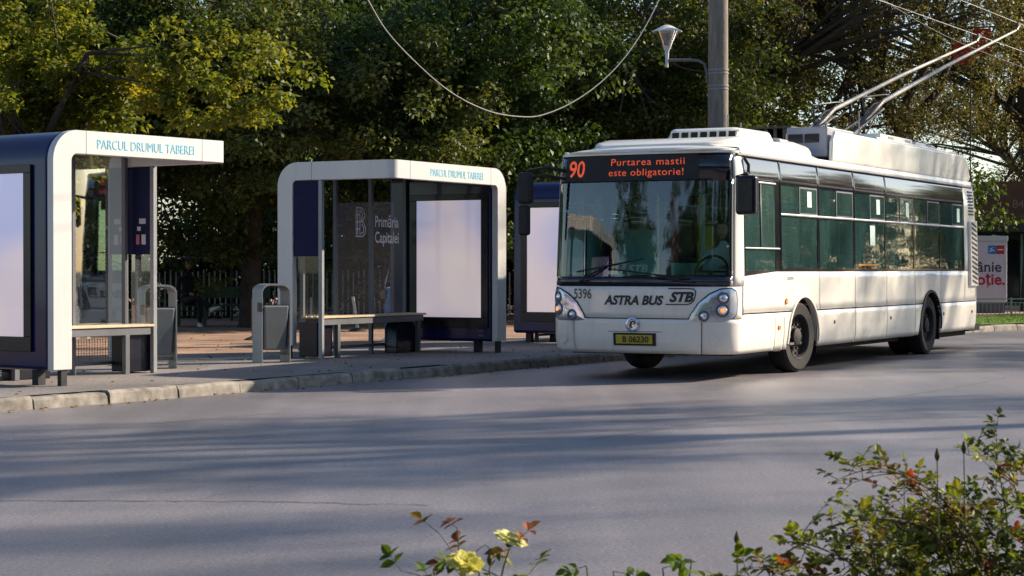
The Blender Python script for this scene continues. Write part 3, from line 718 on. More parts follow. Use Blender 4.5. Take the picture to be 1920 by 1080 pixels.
# roof equipment
def shell(secs, name, mat, parent=bus, cap=True, **k):
    mb = MB(); rows = [[(x, t, z) for x, z in prof] for t, prof in secs]
    mb.grid(rows)
    if cap:
        n = len(rows[0]); b0 = 0; b1 = (len(rows) - 1) * n
        mb.f.append(tuple(range(n))); mb.f.append(tuple(b1 + i for i in range(n - 1, -1, -1)))
    return mb.build(name, mat, parent, smooth=True, **k)
def prof(w1, w2, z0, z1, r=.08):
    pts = [(-w1, z0)]
    for f in np.linspace(0, pi / 2, 5): pts.append((-w2 - r * cos(f) + r - 0, z1 - r + r * sin(f)))
    pts += [(-x, z) for x, z in reversed(pts)]
    return pts
shell([(.62, prof(.85, .75, 2.9, 2.955, .03)), (.80, prof(1.02, .92, 2.9, 3.00, .05)), (1.2, prof(1.08, .98, 2.88, 3.06, .08)), (2.6, prof(1.08, .98, 2.88, 3.07, .10)), (3.2, prof(1.10, 1.0, 2.88, 3.11, .14)), (3.7, prof(1.10, 1.0, 2.88, 3.08, .14)), (3.95, prof(1.07, .93, 2.88, 3.02, .1)), (4.03, prof(1.0, .8, 2.88, 2.94, .04))], 'roof_dome', M['bus_white'])
acs = [(2.20, prof(.60, .42, 3.0, 3.225, .05)), (2.28, prof(.64, .50, 2.99, 3.26, .07)), (3.25, prof(.72, .58, 2.99, 3.26, .09)), (3.4, prof(.72, .58, 2.99, 3.15, .09))]
ac = shell(acs, 'air_conditioner', M['bus_white'])
for i in range(7):
    x = -.44 + i * .135
    MB().hexa([(x, 2.192, 3.085), (x + .095, 2.192, 3.085), (x + .095, 2.26, 3.085), (x, 2.26, 3.085)], [(x + .006, 2.192, 3.205), (x + .101, 2.192, 3.205), (x + .101, 2.26, 3.205), (x + .006, 2.26, 3.205)]).build('vent_slot', M['black_matte'], ac)
shell([(3.3, prof(.80, .70, 3.0, 3.17, .06)), (3.7, prof(.80, .70, 3.0, 3.17, .08)), (3.85, prof(.78, .66, 3.0, 3.08, .06))], 'roof_hatch', M['roof_grey'])
# big rear fairing: side boards with rounded rear end
for s in (1, -1):
    poly = [(4.05, 2.88), (11.35, 2.88)] + [(11.35 + .28 * sin(f) , 3.06 + .24 * (1 - 1 + sin(0)) ) for f in ()] + [(11.45, 2.90), (11.42, 3.05), (11.30, 3.20), (11.16, 3.28), (10.98, 3.31), (4.22, 3.31), (4.08, 3.16)]
    mb = MB(); mb.prism([(t, z) for t, z in poly], s * 1.13, s * 1.19, 'x'); mb.build('roof_fairing', M['bus_white'], bus, bevel=.025, seg=3)
shell([(10.6, prof(1.1, 1.05, 2.9, 3.27, .05)), (11.2, prof(1.1, 1.05, 2.9, 3.24, .05)), (11.42, prof(1.1, 1.0, 2.9, 3.02, .05))], 'fairing_cap', M['bus_white'])
MB().box(.70, 1.10, 6.4, 10.9, 3.0, 3.36).build('converter_box', M['bus_white'], bus, bevel=.02)
eb = MB().box(.72, 1.06, 6.7, 8.4, 3.36, 3.43).box(.72, 1.06, 8.6, 9.6, 3.36, 3.41).build('converter_lid', M['bus_white'], bus, bevel=.01)
for t in (7.1, 8.0, 9.2): MB().box(1.061, 1.066, t, t + .28, 3.375, 3.405).build('lid_vent', M['roof_grey'], eb)
cbx = MB().box(.48, 1.08, 4.15, 5.35, 2.95, 3.37).build('resistor_box', M['roof_grey'], bus, bevel=.02)
for x in (.51, .75): MB().box(x, x + .21, 4.135, 4.149, 3.15, 3.27).build('vent_slot', M['navy_dark'], cbx)
fg = MB()
for i in range(6):
    fg.box(-.55 + i * .14, -.50 + i * .14, 4.9, 5.9, 3.22, 3.42)
fg.box(-.60, .30, 4.85, 5.95, 3.42, 3.45).box(-.60, .30, 4.85, 5.95, 2.95, 3.0)
for x in (-.58, .26):
    for t in (4.9, 5.88): fg.box(x, x + .03, t, t + .03, 2.95, 3.45)
fg.build('trolley_base_frame', M['steel_dark'], bus)
MB().box(-.75, .75, 6.0, 8.2, 2.95, 3.30).build('trolley_pedestal', M['steel_dark'], bus, bevel=.03)
for s, b0, b1, tip in ((-1, (-.30, 7.2, 3.40), (-.28, 8.5, 3.97), (.85, 13.2, 5.50)), (1, (.32, 7.5, 3.42), (.40, 8.94, 4.10), (1.50, 13.5, 5.70))):
    k = MB(); b0 = Vector(b0); b1 = Vector(b1); tip = Vector(tip)
    k.tube([b0, b1], [.06, .045], 8)
    for dx in (-.13, .13):
        k.tube([b0 + Vector((dx, -.35, .02)), b1 + Vector((dx * .4, -.1, -.12))], .022, 6)
        k.tube([b0 + Vector((dx, .1, -.1)), b1 + Vector((dx * .5, -.5, -.25))], .015, 6)
    k.tube([b1 + Vector((-.10, -.75, .02)), b1 + Vector((-.06, -.75, -.25)), b1 + Vector((-.04, -.3, -.05)), b1 + Vector((0, .1, .02))], .014, 6)
    k.tube([b1 + Vector((-.10, -.75, .02)), b1 + Vector((.1, -.2, .10)), b1 + Vector((.02, .3, .14))], .013, 6)
    k.tube([b0 + Vector((0, -.2, -.2)), b0 + Vector((0, -.2, .12))], .07, 10)
    k.build('pole_spring_base', M['steel_dark'], bus, smooth=True)
    k = MB(); k.tube([b1, b1.lerp(tip, .45) + Vector((0, 0, .03)), tip], [.036, .031, .020], 10)
    tp = k.build('trolley_pole', M['pole_paint'], bus, smooth=True)
    k = MB(); k.tube([tip, tip + Vector((.01, .14, .10))], [.03, .022], 8); k.box(tip.x - .03, tip.x + .03, tip.y + .04, tip.y + .24, tip.z + .08, tip.z + .15)
    k.build('collector_shoe', M['steel_dark'], tp)
for x, t, h in ((.95, 6.0, .55), (-.7, 4.9, .5)): MB().tube([(x, t, 3.0), (x, t, 3.15 + h)], .012, 6).build('antenna', M['pole_paint'], bus)

# ---------------------------------------------------------------- bus shelters
SW_, ZP = 1.93, 0.13
def make_shelter(mirror, loc, theta, label, SL=2.86):
    root = empty('bus_shelter', (loc[0], loc[1], ZP), R(90) - theta, label, 'bus shelter', 'bus shelters along the kerb')
    fx = (lambda p: (SL - p[0], p[1], p[2])) if mirror else None
    H, bw, th, ro, rp = 2.73, 0.255, 0.10, 0.33, 0.13
    # ribbon: stations (outer point, inward dir, outward normal)
    st = []
    def add(P, I, Nn): st.append((Vector(P), Vector(I), Vector(Nn)))
    add((0, SW_, .17), (0, -1, 0), (-1, 0, 0)); add((0, SW_, H - ro), (0, -1, 0), (-1, 0, 0))
    for f in np.linspace(0.15, pi / 2, 8): add((0, SW_ - ro + ro * cos(f), H - ro + ro * sin(f)), (0, -cos(f), -sin(f)), (-1, 0, 0))
    add((0, rp, H), (0, 0, -1), (-1, 0, 0))
    for f in np.linspace(0.2, pi / 2, 7): add((rp - rp * cos(f), rp - rp * sin(f), H), (0, 0, -1), (-cos(f), -sin(f), 0))
    add((SL - ro, 0, H), (0, 0, -1), (0, -1, 0))
    for f in np.linspace(0.15, pi / 2, 8): add((SL - ro + ro * sin(f), 0, H - ro + ro * cos(f)), (-sin(f), 0, -cos(f)), (0, -1, 0))
    add((SL, 0, .17), (-1, 0, 0), (0, -1, 0))
    mb = MB(fx); rows = []
    for P, I, Nn in st:
        a = P; b = P + I * bw; c = b - Nn * th; d = a - Nn * th; rows.append([tuple(a), tuple(b), tuple(c), tuple(d), tuple(a)])
    mb.grid(rows); n5 = 5 * (len(rows) - 1); mb.f += [(0, 1, 2, 3), (n5, n5 + 1, n5 + 2, n5 + 3)]
    rib = mb.build('frame_band', M['shelter_white'], root, bevel=.012)
    # seams
    sm = MB(fx)
    for s_ in (0.42, SL - .46): sm.box(s_, s_ + .006, -.0015, .002, H - bw, H + .0015)
    sm.box(-.0015, .002, 1.35, 1.356, H - bw, H)
    sm.build('joint', M['grey_metal'], rib)
    # feet
    for (x, y) in ((SL - .16, .05), (.05, SW_ - .16)):
        MB(fx).box(x - .04, x + .04, y - .03, y + .03, 0, .18).build('foot', M['black_matte'], root)
    # roof and end wall shell (rounded corner profile swept across the depth)
    prof_ = [(SL - .01, .16), (SL - .01, H - ro)] + [(SL - .01 - ro + ro * cos(f), H - ro + ro * sin(f) - .006) for f in np.linspace(.15, pi / 2, 8)] + [(.12, H - .006), (.12, H - .13), (SL - .26, H - .13), (SL - .26, .16)]
    mb = MB(fx); mb.prism(prof_, th + .002, SW_ - .02, 'y'); mb.build('roof_shell', M['navy'], root, bevel=.05, seg=3)
    # poster frames and light boxes: inner and outer face of the end wall
    for (xs, y0, y1, dr) in ((SL - .262, .27, 1.40, -1), (SL - .008, .46, 1.62, 1)):
        mb = MB(fx); x0, x1 = sorted((xs, xs + dr * .03))
        mb.box(x0, x1, y0 - .12, y1 + .12, .36, .52).box(x0, x1, y0 - .12, y1 + .12, 2.27, 2.36).box(x0, x1, y0 - .12, y0, .52, 2.27).box(x0, x1, y1, y1 + .12, .52, 2.27)
        pf = mb.build('poster_frame', M['navy_dark'], root, bevel=.006)
        mb = MB(fx); x0, x1 = sorted((xs + dr * .002, xs + dr * .016)); mb.box(x0, x1, y0, y1, .52, 2.27)
        mb.build('light_box', M['poster_light'], pf)
    # small maker's text on the lower panel
    if not mirror:
        t_ = text_mb('STB\ninfo', .06, 'RIGHT'); t_.build('lettering', M['grey_light'], root, recalc=False, fn=lambda p: (SL - .295, .22 - p[0] * 1, .30 + p[1]))
    for y in (.35, 1.6): MB(fx).box(SL - .19, SL - .09, y, y + .10, 0, .17).build('foot', M['black_matte'], root)
    # rear glass wall
    wy = 1.60
    ms = [0.13, .95, 1.87, SL - .29]
    for i, s_ in enumerate(ms):
        MB(fx).box(s_ - .025, s_ + .025, wy - .03, wy + .03, 0, H - .13).build('mullion', M['grey_metal'], root, bevel=.004)
    for i in range(3):
        MB(fx).add([(ms[i] + .027, wy, .42), (ms[i + 1] - .027, wy, .42), (ms[i + 1] - .027, wy, H - .14), (ms[i] + .027, wy, H - .14)], [(0, 1, 2, 3)]).build('glass_pane', M['shelter_glass'], root)
    MB(fx).box(.05, SL - .3, wy - .018, wy + .018, .10, .14).build('lower_rail', M['grey_metal'], root)
    if mirror:
        mesh = MB(fx)
        for i in range(60): mesh.box(.06 + i * .042, .064 + i * .042, wy - .003, wy + .003, .14, .42)
        for i in range(9): mesh.box(.05, SL - .3, wy - .0045, wy + .0045, .15 + i * .032, .153 + i * .032)
        mesh.build('wire_mesh', M['grey_metal'], root)
    # side wing: post, dark upper panel, glass, solid base
    MB(fx).box(.0, .06, 1.18, 1.24, 0, H - bw - .002).build('wing_post', M['grey_light'] if not mirror else M['grey_light'], root, bevel=.006)
    wp = MB(fx).box(.005, .045, 1.242, 1.66, 1.42, H - bw - .002).build('wing_panel', M['navy_panel'], root, bevel=.004)
    MB(fx).add([(.02, 1.242, .5), (.02, 1.6, .5), (.02, 1.6, 1.42), (.02, 1.242, 1.42)], [(0, 1, 2, 3)]).build('glass_pane', M['shelter_glass'], root)
    MB(fx).box(-.0, .38, 1.26, 1.57, .02, .50).build('bench_pedestal', M['navy_dark'], root, bevel=.015)
    # bench
    for i in range(4):
        y = 1.18 + i * .095
        MB(fx).box(.40 if i < 0 else .02, SL - .35, y, y + .078, .555, .585).build('bench_slat', M['bench_wood'], root, bevel=.006)
    bf = MB(fx).box(.06, SL - .4, 1.20, 1.26, .46, .553).box(.06, SL - .4, 1.49, 1.54, .46, .553).build('bench_frame', M['grey_metal'], root, bevel=.006)
    for s_ in (.42, SL - .55):
        MB(fx).box(s_, s_ + .07, 1.20, 1.26, 0, .46).build('bench_leg', M['grey_metal'], root, bevel=.006)
    arch = [(SL - 1.05, .0), (SL - 1.05, .36), (SL - 1.0, .44), (SL - .92, .46), (SL - .62, .46), (SL - .56, .43), (SL - .52, .36), (SL - .52, 0)]
    MB(fx).prism(arch, 1.27, 1.48, 'y').build('bench_pedestal', M['navy_dark'], root, bevel=.01)
    return root, wp
sA, wpA = make_shelter(True, (-4.84, 20.55), R(35.9), 'nearest navy and white bus shelter, poster end cut by the left photo edge', 2.62)
sB, wpB = make_shelter(False, (-1.60, 26.35), R(29.2), 'complete white framed bus shelter with large bright poster, between a bin and the bus', 3.10)
sC, wpC = make_shelter(True, (1.66, 32.0), R(30), 'farthest bus shelter, mostly hidden behind the trolleybus front')
for root, mir in ((sA, 1), (sB, 0), (sC, 1)):
    t_ = text_mb('PARCUL DRUMUL TABEREI', .148, 'CENTER', xs=.83)
    c = {0: 1.68, 1: 1.34}[mir]
    t_.build('shelter_name', M['sky_blue'], root, recalc=False, fn=lambda p: (c + p[0], -.004, 2.545 + p[1]))
# glass lettering on the middle shelter
lg = MB()
sx, sz = 1.47, 1.87
def st2(pts, w_=.019): stroke(lg, pts, w_)
st2([(0, 0), (0, .42), (.13, .42)]); st2([(.0, 0), (.17, 0), (.24, .05), (.25, .12), (.2, .2), (.13, .22), (.2, .25), (.23, .32), (.19, .39), (.13, .42)])
st2([(.04, .03), (.04, .39)]); st2([(.10, .03), (.10, .39)]); st2([(.0, .21), (.13, .22)]); st2([(0, .105), (.10, .105)]); st2([(0, .315), (.10, .315)])
st2([(.13, .04), (.19, .07), (.2, .13), (.15, .18)]); st2([(.13, .25), (.17, .29), (.17, .34), (.12, .38)])
lg.build('city_logo', M['white_ink'], sB, recalc=False, fn=lambda p: (sx + p[0], 1.594, sz - ZP + p[1] - .02))
t_ = text_mb('Primăria\nCapitalei', .235, 'LEFT', xs=1.0, bold=.004)
t_.build('city_lettering', M['white_ink'], sB, recalc=False, fn=lambda p: (1.965 + p[0] * .80, 1.594, 2.00 - ZP + p[1] + .0))
# stickers on the wing of the near shelter (face towards the camera)
for (y, z, w_, h_, m_) in ((1.38, 1.82, .055, .032, 'paper'), (1.44, 1.73, .03, .025, 'paper'), (1.46, 1.60, .028, .06, 'paper_red'), (1.36, 1.60, .035, .06, 'paper')):
    MB().box(.0015, .004, y - w_, y + w_, z - h_, z + h_).build('sticker', M[m_], wpA, fn=lambda p: (2.62 - .045 - p[0], p[1], p[2]))

# ---------------------------------------------------------------- litter bins
def make_bin(loc, rz, label):
    r = empty('litter_bin', (*loc, ZP), rz, label, 'litter bin', 'litter bins by the shelters')
    hw, H, ro = .21, 1.08, .13
    st = [(-hw, 0), (-hw, H - ro)] + [(-hw + ro - ro * cos(f), H - ro + ro * sin(f) * .75) for f in np.linspace(.2, pi / 2, 6)] + [(hw - ro + ro * sin(f), H - ro + ro * cos(f) * .75) for f in np.linspace(0, pi / 2 - .2, 6)] + [(hw, H - ro), (hw, 0)]
    mb = MB(); rows = []
    for i, (x, z) in enumerate(st):
        cx = x * .93; cz = z if z < .05 else (z - .022 if abs(x) < hw - .02 or z > H - ro + .01 else z)
        rows.append([(x, -.15, z), (x, .15, z), (cx, .15, cz), (cx, -.15, cz), (x, -.15, z)])
    mb.grid(rows); mb.f += [(0, 1, 2, 3)]; mb.build('strap_frame', M['grey_light'], r, bevel=.004)
    b = MB(); b.hexa([(-.15, -.12, .17), (.15, -.12, .17), (.15, .12, .17), (-.15, .12, .17)], [(-.185, -.16, .76), (.185, -.16, .76), (.185, .17, .76), (-.185, .17, .76)])
    b.build('bin_body', M['bin_body'], r, bevel=.025, seg=3)
    b = MB().hexa([(-.15, -.13, .755), (.15, -.13, .755), (.15, .14, .755), (-.15, .14, .755)], [(-.15, -.13, .768), (.15, -.13, .768), (.15, .14, .768), (-.15, .14, .768)])
    b.build('bin_opening', M['black_matte'], r)
    MB().box(-.235, -.205, -.17, -.05, .68, .80).build('ashtray', M['steel_dark'], r, bevel=.01)
    MB().box(-.2, .2, -.012, .012, .10, .14).build('cross_bar', M['grey_light'], r)
    return r
make_bin((-3.20, 25.9), R(32), 'grey litter bin with arched strap frame, beside the left leg of the middle shelter')
make_bin((-4.44, 24.35), R(28), 'grey litter bin seen half behind the post of the nearest shelter')

# ---------------------------------------------------------------- posts, fence, park bench
def post(px, py, ptop, D, r, mat, label, leanx=0.0, name='bollard', mound=True, cat='post', group=None):
    b = W(px, py, D); b.z = ZP; h = CAM_H + (503.5 - ptop) / 3650 * D - ZP
    e = empty(name, b, 0, label, cat, group)
    mb = MB(); mb.tube([(0, 0, -.02), (leanx * .5, 0, h * .5), (leanx, 0, h)], [r, r * .95, r * .9], 10); mb.build('shaft', M[mat], e, smooth=True)
    if mound:
        mb = MB(); mb.lathe([(.20, 0), (.15, .03), (.07, .06), (0, .065)], 12); mb.build('base', M['soil'], e, smooth=True)
    return e
post(478, 637, 560, 34.2, .058, 'post_rust', 'short rusty brown post standing on the red paving left of the middle bin', -.01)
post(671, 618, 556, 39, .035, 'post_pale', 'leaning pale post seen through the glass of the middle shelter', -.10)
post(583, 612, 558, 41, .025, 'post_pale', 'thin pale upright post seen behind the side wing of the middle shelter', 0)
ip = empty('information_pillar', (W(181, 610, 40).x, 40, ZP), 0, 'dark pillar with pale bands seen through the glass of the nearest shelter', 'pillar')
MB().box(-.2, .2, -.1, .1, 0, 1.12).build('column', M['fence_dark'], ip, bevel=.02)
MB().box(-.19, .19, -.106, -.101, .92, .98).box(-.19, .19, -.106, -.101, 1.02, 1.08).build('band', M['grey_light'], ip)

def fence_run(x0, y0, x1, y1, label):
    p0 = Vector((x0, y0, ZP)); d = Vector((x1 - x0, y1 - y0, 0)); L = d.length
    e = empty('park_fence', p0, math.atan2(d.y, d.x), label, 'fence', 'park fence panels')
    n = int(L / 2.0) + 1
    for i in range(n): MB().box(i * 2.0 - .03, i * 2.0 + .03, -.03, .03, 0, 1.60).build('post', M['fence_dark'], e)
    MB().box(0, L, -.015, .015, 1.50, 1.53).build('rail', M['grey_metal'], e); MB().box(0, L, -.015, .015, .22, .25).build('rail', M['fence_dark'], e)
    k = MB()
    for i in range(int(L / .13)):
        if abs(i * .13 % 2.0) < .06: continue
        h = 1.16 + (i % 3) * .03
        k.box(i * .13 - .016, i * .13 + .016, -.012, .012, .12, h)
    k.build('picket_panel', M['fence_pale'], e)
fence_run(-12.6, 45.5, -4.6, 47.0, 'pale picket fence with dark posts left of the middle shelter, behind the green bench')
fence_run(-4.6, 47.0, 1.4, 48.5, 'pale picket fence continuing behind the middle shelter')
pb_ = empty('park_bench', (-6.05, 42.5, ZP), R(4), 'dark green park bench in front of the picket fence', 'bench')
MB().box(-.75, .75, -.2, .2, .43, .47).build('seat', M['bench_green'], pb_)
MB().box(-.75, .75, .2, .23, .6, .85).build('backrest', M['bench_green'], pb_)
for x in (-.68, .62): MB().box(x, x + .05, -.2, .22, 0, .43).box(x, x + .05, .19, .22, .43, .85).build('leg', M['bench_green'], pb_)

# ---------------------------------------------------------------- people
def skin_body(name, joints, edges, mat, parent, sub=2):
    me = bpy.data.meshes.new(name); me.from_pydata([j[:3] for j in joints], edges, [])
    o = bpy.data.objects.new(name, me); col.objects.link(o); o.parent = parent
    o.modifiers.new('skin', 'SKIN'); md = o.modifiers.new('sub', 'SUBSURF'); md.levels = sub; md.render_levels = sub
    for i, j in enumerate(joints):
        sv = me.skin_vertices[0].data[i]; r = j[3]; sv.radius = r if isinstance(r, tuple) else (r, r); sv.use_root = (i == 0)
    me.materials.append(mat); return o
def head(parent, c, yaw=0, hair_len=.0):
    c = Vector(c); rz = Matrix.Rotation(yaw, 3, 'Z')
    bm = bmesh.new(); bmesh.ops.create_uvsphere(bm, u_segments=20, v_segments=14, radius=1)
    for v in bm.verts:
        x, y, z = v.co; k = 1 - .22 * max(0, -z) ** 1.5
        y2 = y * (.098 * k) - (.012 if (y < 0 and -.7 < z < -.35) else 0)
        q = Vector((x * .075 * k, y2, z * .118))
        if y < -.8 and abs(x) < .3 and -.25 < z < .15: q.y -= .018
        v.co = c + rz @ q
    me = bpy.data.meshes.new('head'); bm.to_mesh(me); bm.free(); me.polygons.foreach_set('use_smooth', [True] * len(me.polygons)); me.materials.append(M['skin'])
    o = bpy.data.objects.new('head', me); col.objects.link(o); o.parent = parent
    bm = bmesh.new(); bmesh.ops.create_uvsphere(bm, u_segments=18, v_segments=12, radius=1)
    for v in bm.verts:
        x, y, z = v.co; q = Vector((x * .084, y * .106 + .012, z * .122 + .012))
        if y < -.25 and z < .45: q = Vector((x * .06, y * .05, z * .06))
        if z < -.2: q.z -= hair_len * (y > -.2)
        v.co = c + rz @ q
    me = bpy.data.meshes.new('hair'); bm.to_mesh(me); bm.free(); me.materials.append(M['hair']); me.polygons.foreach_set('use_smooth', [True] * len(me.polygons))
    h = bpy.data.objects.new('hair', me); col.objects.link(h); h.parent = parent
    f = MB()
    for s in (-1, 1):
        e = [(s * .03 + .010 * cos(a), -.096, .008 + .006 * sin(a)) for a in np.linspace(0, 2 * pi, 8, endpoint=False)]
        f.add([tuple(c + rz @ Vector(p)) for p in e], [tuple(range(8))])
    f.add([tuple(c + rz @ Vector(p)) for p in ((-.025, -.098, -.055), (.025, -.098, -.055), (.02, -.098, -.065), (-.02, -.098, -.065))], [(0, 1, 2, 3)])
    f.build('face_features', M['hair'], parent)
def hand(parent, c, d):
    c = Vector(c); d = Vector(d).normalized(); sd = d.orthogonal().normalized()
    J = [(*c, .022), (*(c + d * .05), .026)]; E = [(0, 1)]
    for i, l in enumerate((.065, .075, .07, .055)):
        b = c + d * .075 + sd * (i - 1.5) * .019; J.append((*b, .009)); J.append((*(b + d * l * .55 - Vector((0, 0, .006))), .008)); J.append((*(b + d * l - Vector((0, 0, .02))), .007))
        k = len(J) - 3; E += [(1, k), (k, k + 1), (k + 1, k + 2)]
    b = c + d * .03 - sd * .035; J += [(*b, .010), (*(b + d * .04 - sd * .012), .009)]; E += [(0, len(J) - 2), (len(J) - 2, len(J) - 1)]
    skin_body('hand', J, E, M['skin'], parent, 1)
def shoe(parent, p, yaw=0, pitch=0):
    mb = MB(); rows = []
    for y, w_, h in ((.08, .03, .06), (.05, .042, .085), (-.02, .04, .085), (-.10, .045, .055), (-.17, .035, .035), (-.20, .015, .02)):
        rows.append([(-w_, y, 0), (-w_, y, h * .6), (-w_ * .5, y, h), (w_ * .5, y, h), (w_, y, h * .6), (w_, y, 0), (-w_, y, 0)])
    mb.grid(rows); rm = Matrix.Rotation(yaw, 3, 'Z') @ Matrix.Rotation(pitch, 3, 'X')
    mb.build('shoe', M['shoe'], parent, smooth=True, fn=lambda q: tuple(Vector(p) + rm @ Vector(q)))
# seated person with crossed legs (faces the camera side)
pr = empty('person', (-7.02, 42.22, ZP), R(25), 'person in dark clothes and white shoes sitting with crossed legs near the fence', 'person')
seatb = empty('park_stool', (-7.02, 42.35, ZP), 0, 'dark seat under the seated person', 'bench')
MB().box(-.3, .3, -.2, .2, .42, .46).build('seat', M['bench_green'], seatb)
for x in (-.26, .22): MB().box(x, x + .04, -.15, .15, 0, .42).build('leg', M['bench_green'], seatb)
J = [(0, .02, .55, (.15, .11)), (0, .04, .80, (.13, .10)), (0, .02, 1.02, (.17, .11)), (0, 0, 1.12, .06), (0, -.01, 1.20, .05),
     (.10, -.05, .52, .085), (.13, -.42, .52, .065), (.12, -.46, .10, .045), (-.10, -.05, .53, .085), (.06, -.42, .64, .065), (.34, -.62, .42, .043),
     (.20, .0, 1.03, .055), (.25, -.02, .78, .045), (.14, -.26, .68, .034), (-.20, .0, 1.03, .055), (-.25, -.05, .78, .045), (-.08, -.28, .70, .034)]
E = [(0, 1), (1, 2), (2, 3), (3, 4), (0, 5), (5, 6), (6, 7), (0, 8), (8, 9), (9, 10), (2, 11), (11, 12), (12, 13), (2, 14), (14, 15), (15, 16)]
skin_body('body', J, E, M['cloth_dark'], pr); head(pr, (0, -.03, 1.33), 0, .04)
hand(pr, (.13, -.27, .68), (-.4, -.8, 0)); hand(pr, (-.07, -.29, .70), (.5, -.8, 0))
shoe(pr, (.12, -.47, 0)); shoe(pr, (.37, -.66, .34), R(40), R(-25))
# standing person seen through the shelter glass
p2 = empty('person', (-1.98, 33.4, ZP), R(-30), 'person in blue jeans and dark top standing behind the glass of the middle shelter', 'person')
J = [(0, 0, .95, (.15, .10)), (0, .01, 1.15, (.13, .10)), (0, 0, 1.36, (.17, .10)), (0, -.01, 1.47, .06), (0, -.02, 1.55, .05),
     (.20, 0, 1.38, .055), (.24, .02, 1.12, .042), (.20, -.16, .95, .032), (-.20, 0, 1.38, .055), (-.24, .02, 1.12, .042), (-.22, -.10, .90, .032)]
E = [(0, 1), (1, 2), (2, 3), (3, 4), (2, 5), (5, 6), (6, 7), (2, 8), (8, 9), (9, 10)]
skin_body('body', J, E, M['cloth_dark'], p2)
skin_body('jeans', [(0, 0, .97, (.155, .105)), (.09, 0, .85, .092), (.11, -.02, .48, .066), (.12, .03, .09, .050), (-.09, 0, .85, .092), (-.13, -.08, .48, .066), (-.16, -.02, .09, .050)],
          [(0, 1), (1, 2), (2, 3), (0, 4), (4, 5), (5, 6)], M['jeans'], p2)
head(p2, (0, -.03, 1.67), 0, .08); hand(p2, (.20, -.17, .94), (0, -.3, -1)); hand(p2, (-.22, -.10, .89), (0, -.1, -1))
shoe(p2, (.12, .02, 0)); shoe(p2, (-.16, -.03, 0))

# driver behind the windscreen
dv = empty('person', (0, 0, 0), -TH, 'driver in a pale shirt sitting behind the steering wheel of the trolleybus', 'person')
dv.location = bus.matrix_basis @ Vector((.62, 1.42, .55)) if False else (1.52 + cos(TH) * .62 + sin(TH) * 1.42, 24.09 - sin(TH) * .62 + cos(TH) * 1.42, .55)
J = [(0, .0, .55, (.15, .12)), (0, .02, .80, (.15, .11)), (0, 0, 1.02, (.18, .11)), (0, -.01, 1.13, .06), (0, -.02, 1.20, .05), (.20, -.02, 1.03, .055), (.26, -.18, .82, .045), (.17, -.36, .84, .034), (-.20, -.02, 1.03, .055), (-.26, -.18, .82, .045), (-.17, -.36, .84, .034)]
skin_body('shirt', J, [(0, 1), (1, 2), (2, 3), (3, 4), (2, 5), (5, 6), (6, 7), (2, 8), (8, 9), (9, 10)], M['interior'], dv)
skin_body('trousers', [(0, 0, .52, (.15, .11)), (.10, -.2, .50, .08), (.12, -.42, .48, .065), (.13, -.5, .05, .045), (-.10, -.2, .50, .08), (-.12, -.42, .48, .065), (-.13, -.5, .05, .045)], [(0, 1), (1, 2), (2, 3), (0, 4), (4, 5), (5, 6)], M['cloth_dark'], dv)
head(dv, (0, -.04, 1.33)); hand(dv, (.17, -.37, .84), (-.3, -1, .2)); hand(dv, (-.17, -.37, .84), (.3, -1, .2))

# ---------------------------------------------------------------- utility pole, lamp, cables
PX, PY = 3.66, 34.6
up = empty('utility_pole', (PX, PY, ZP), 0, 'tall round concrete pole rising behind the bus roof', 'pole')
mb = MB(); mb.lathe([(.20, 0), (.185, 3.0), (.165, 8.5), (.155, 10.5), (.0, 10.5)], 28); mb.build('shaft', M['concrete_pole'], up, smooth=True)
for z in (4.43, 4.49, 4.71, 4.77):
    mb = MB(); mb.lathe([(.181, z - .011), (.188, z - .009), (.188, z + .009), (.181, z + .011)], 28); mb.build('band', M['grey_light'], up, smooth=True)
mb = MB(); mb.lathe([(.184, 3.52), (.189, 3.525), (.189, 3.55), (.184, 3.555)], 28); mb.build('band', M['steel_dark'], up, smooth=True)
mb = MB(); mb.lathe([(.186, 3.27), (.190, 3.275), (.190, 3.285), (.186, 3.29)], 28); mb.build('band', M['grey_light'], up, smooth=True)
sg = empty('stop_sign', (PX + .27, PY + .05, 2.6), 0, 'dark blue sign plate fixed to the right side of the concrete pole', 'sign')
MB().box(-.07, .07, -.3, .3, .0, 1.25).build('plate', M['navy_dark'], sg); MB().tube([(.10, -.3, -2.4), (.10, -.3, 1.35)], .015, 6).build('edge_tube', M['grey_light'], sg)
ll = empty('street_lamp', (PX - .19, PY, ZP), 0, 'white conical lantern on a curved arm clamped to the concrete pole', 'street lamp')
k = MB(); k.tube([(0, 0, 4.55), (-.02, 0, 4.78)], .02, 8); k.tube([(0, 0, 4.70), (-.05, 0, 4.88), (-.16, 0, 4.945), (-.30, 0, 4.95), (-.69, 0, 4.95)], .026, 10)
k.build('arm', M['grey_metal'], ll, smooth=True)
k = MB(); k.lathe([(.026, 4.62), (.028, 4.75), (.036, 4.85), (.036, 4.90), (.085, 5.0)], 18, c=(-.72, 0, .20)); k.build('neck', M['lamp_white'], ll, smooth=True)
k = MB(); k.lathe([(.085, 5.0), (.215, 5.26)], 24, c=(-.72, 0, .20)); k.build('lantern_glass', M['lamp_glass'], ll, smooth=True)
k = MB(); k.lathe([(.275, 5.245), (.27, 5.262), (.19, 5.30), (.11, 5.345), (.05, 5.37), (0, 5.375)], 24, c=(-.72, 0, .20)); k.build('cap', M['lamp_white'], ll, smooth=True)
k = MB(); k.lathe([(.05, 5.0), (.05, 5.09), (.03, 5.10), (.03, 5.2), (0, 5.2)], 12, c=(-.72, 0, .20)); k.build('bulb', M['steel_dark'], ll, smooth=True)
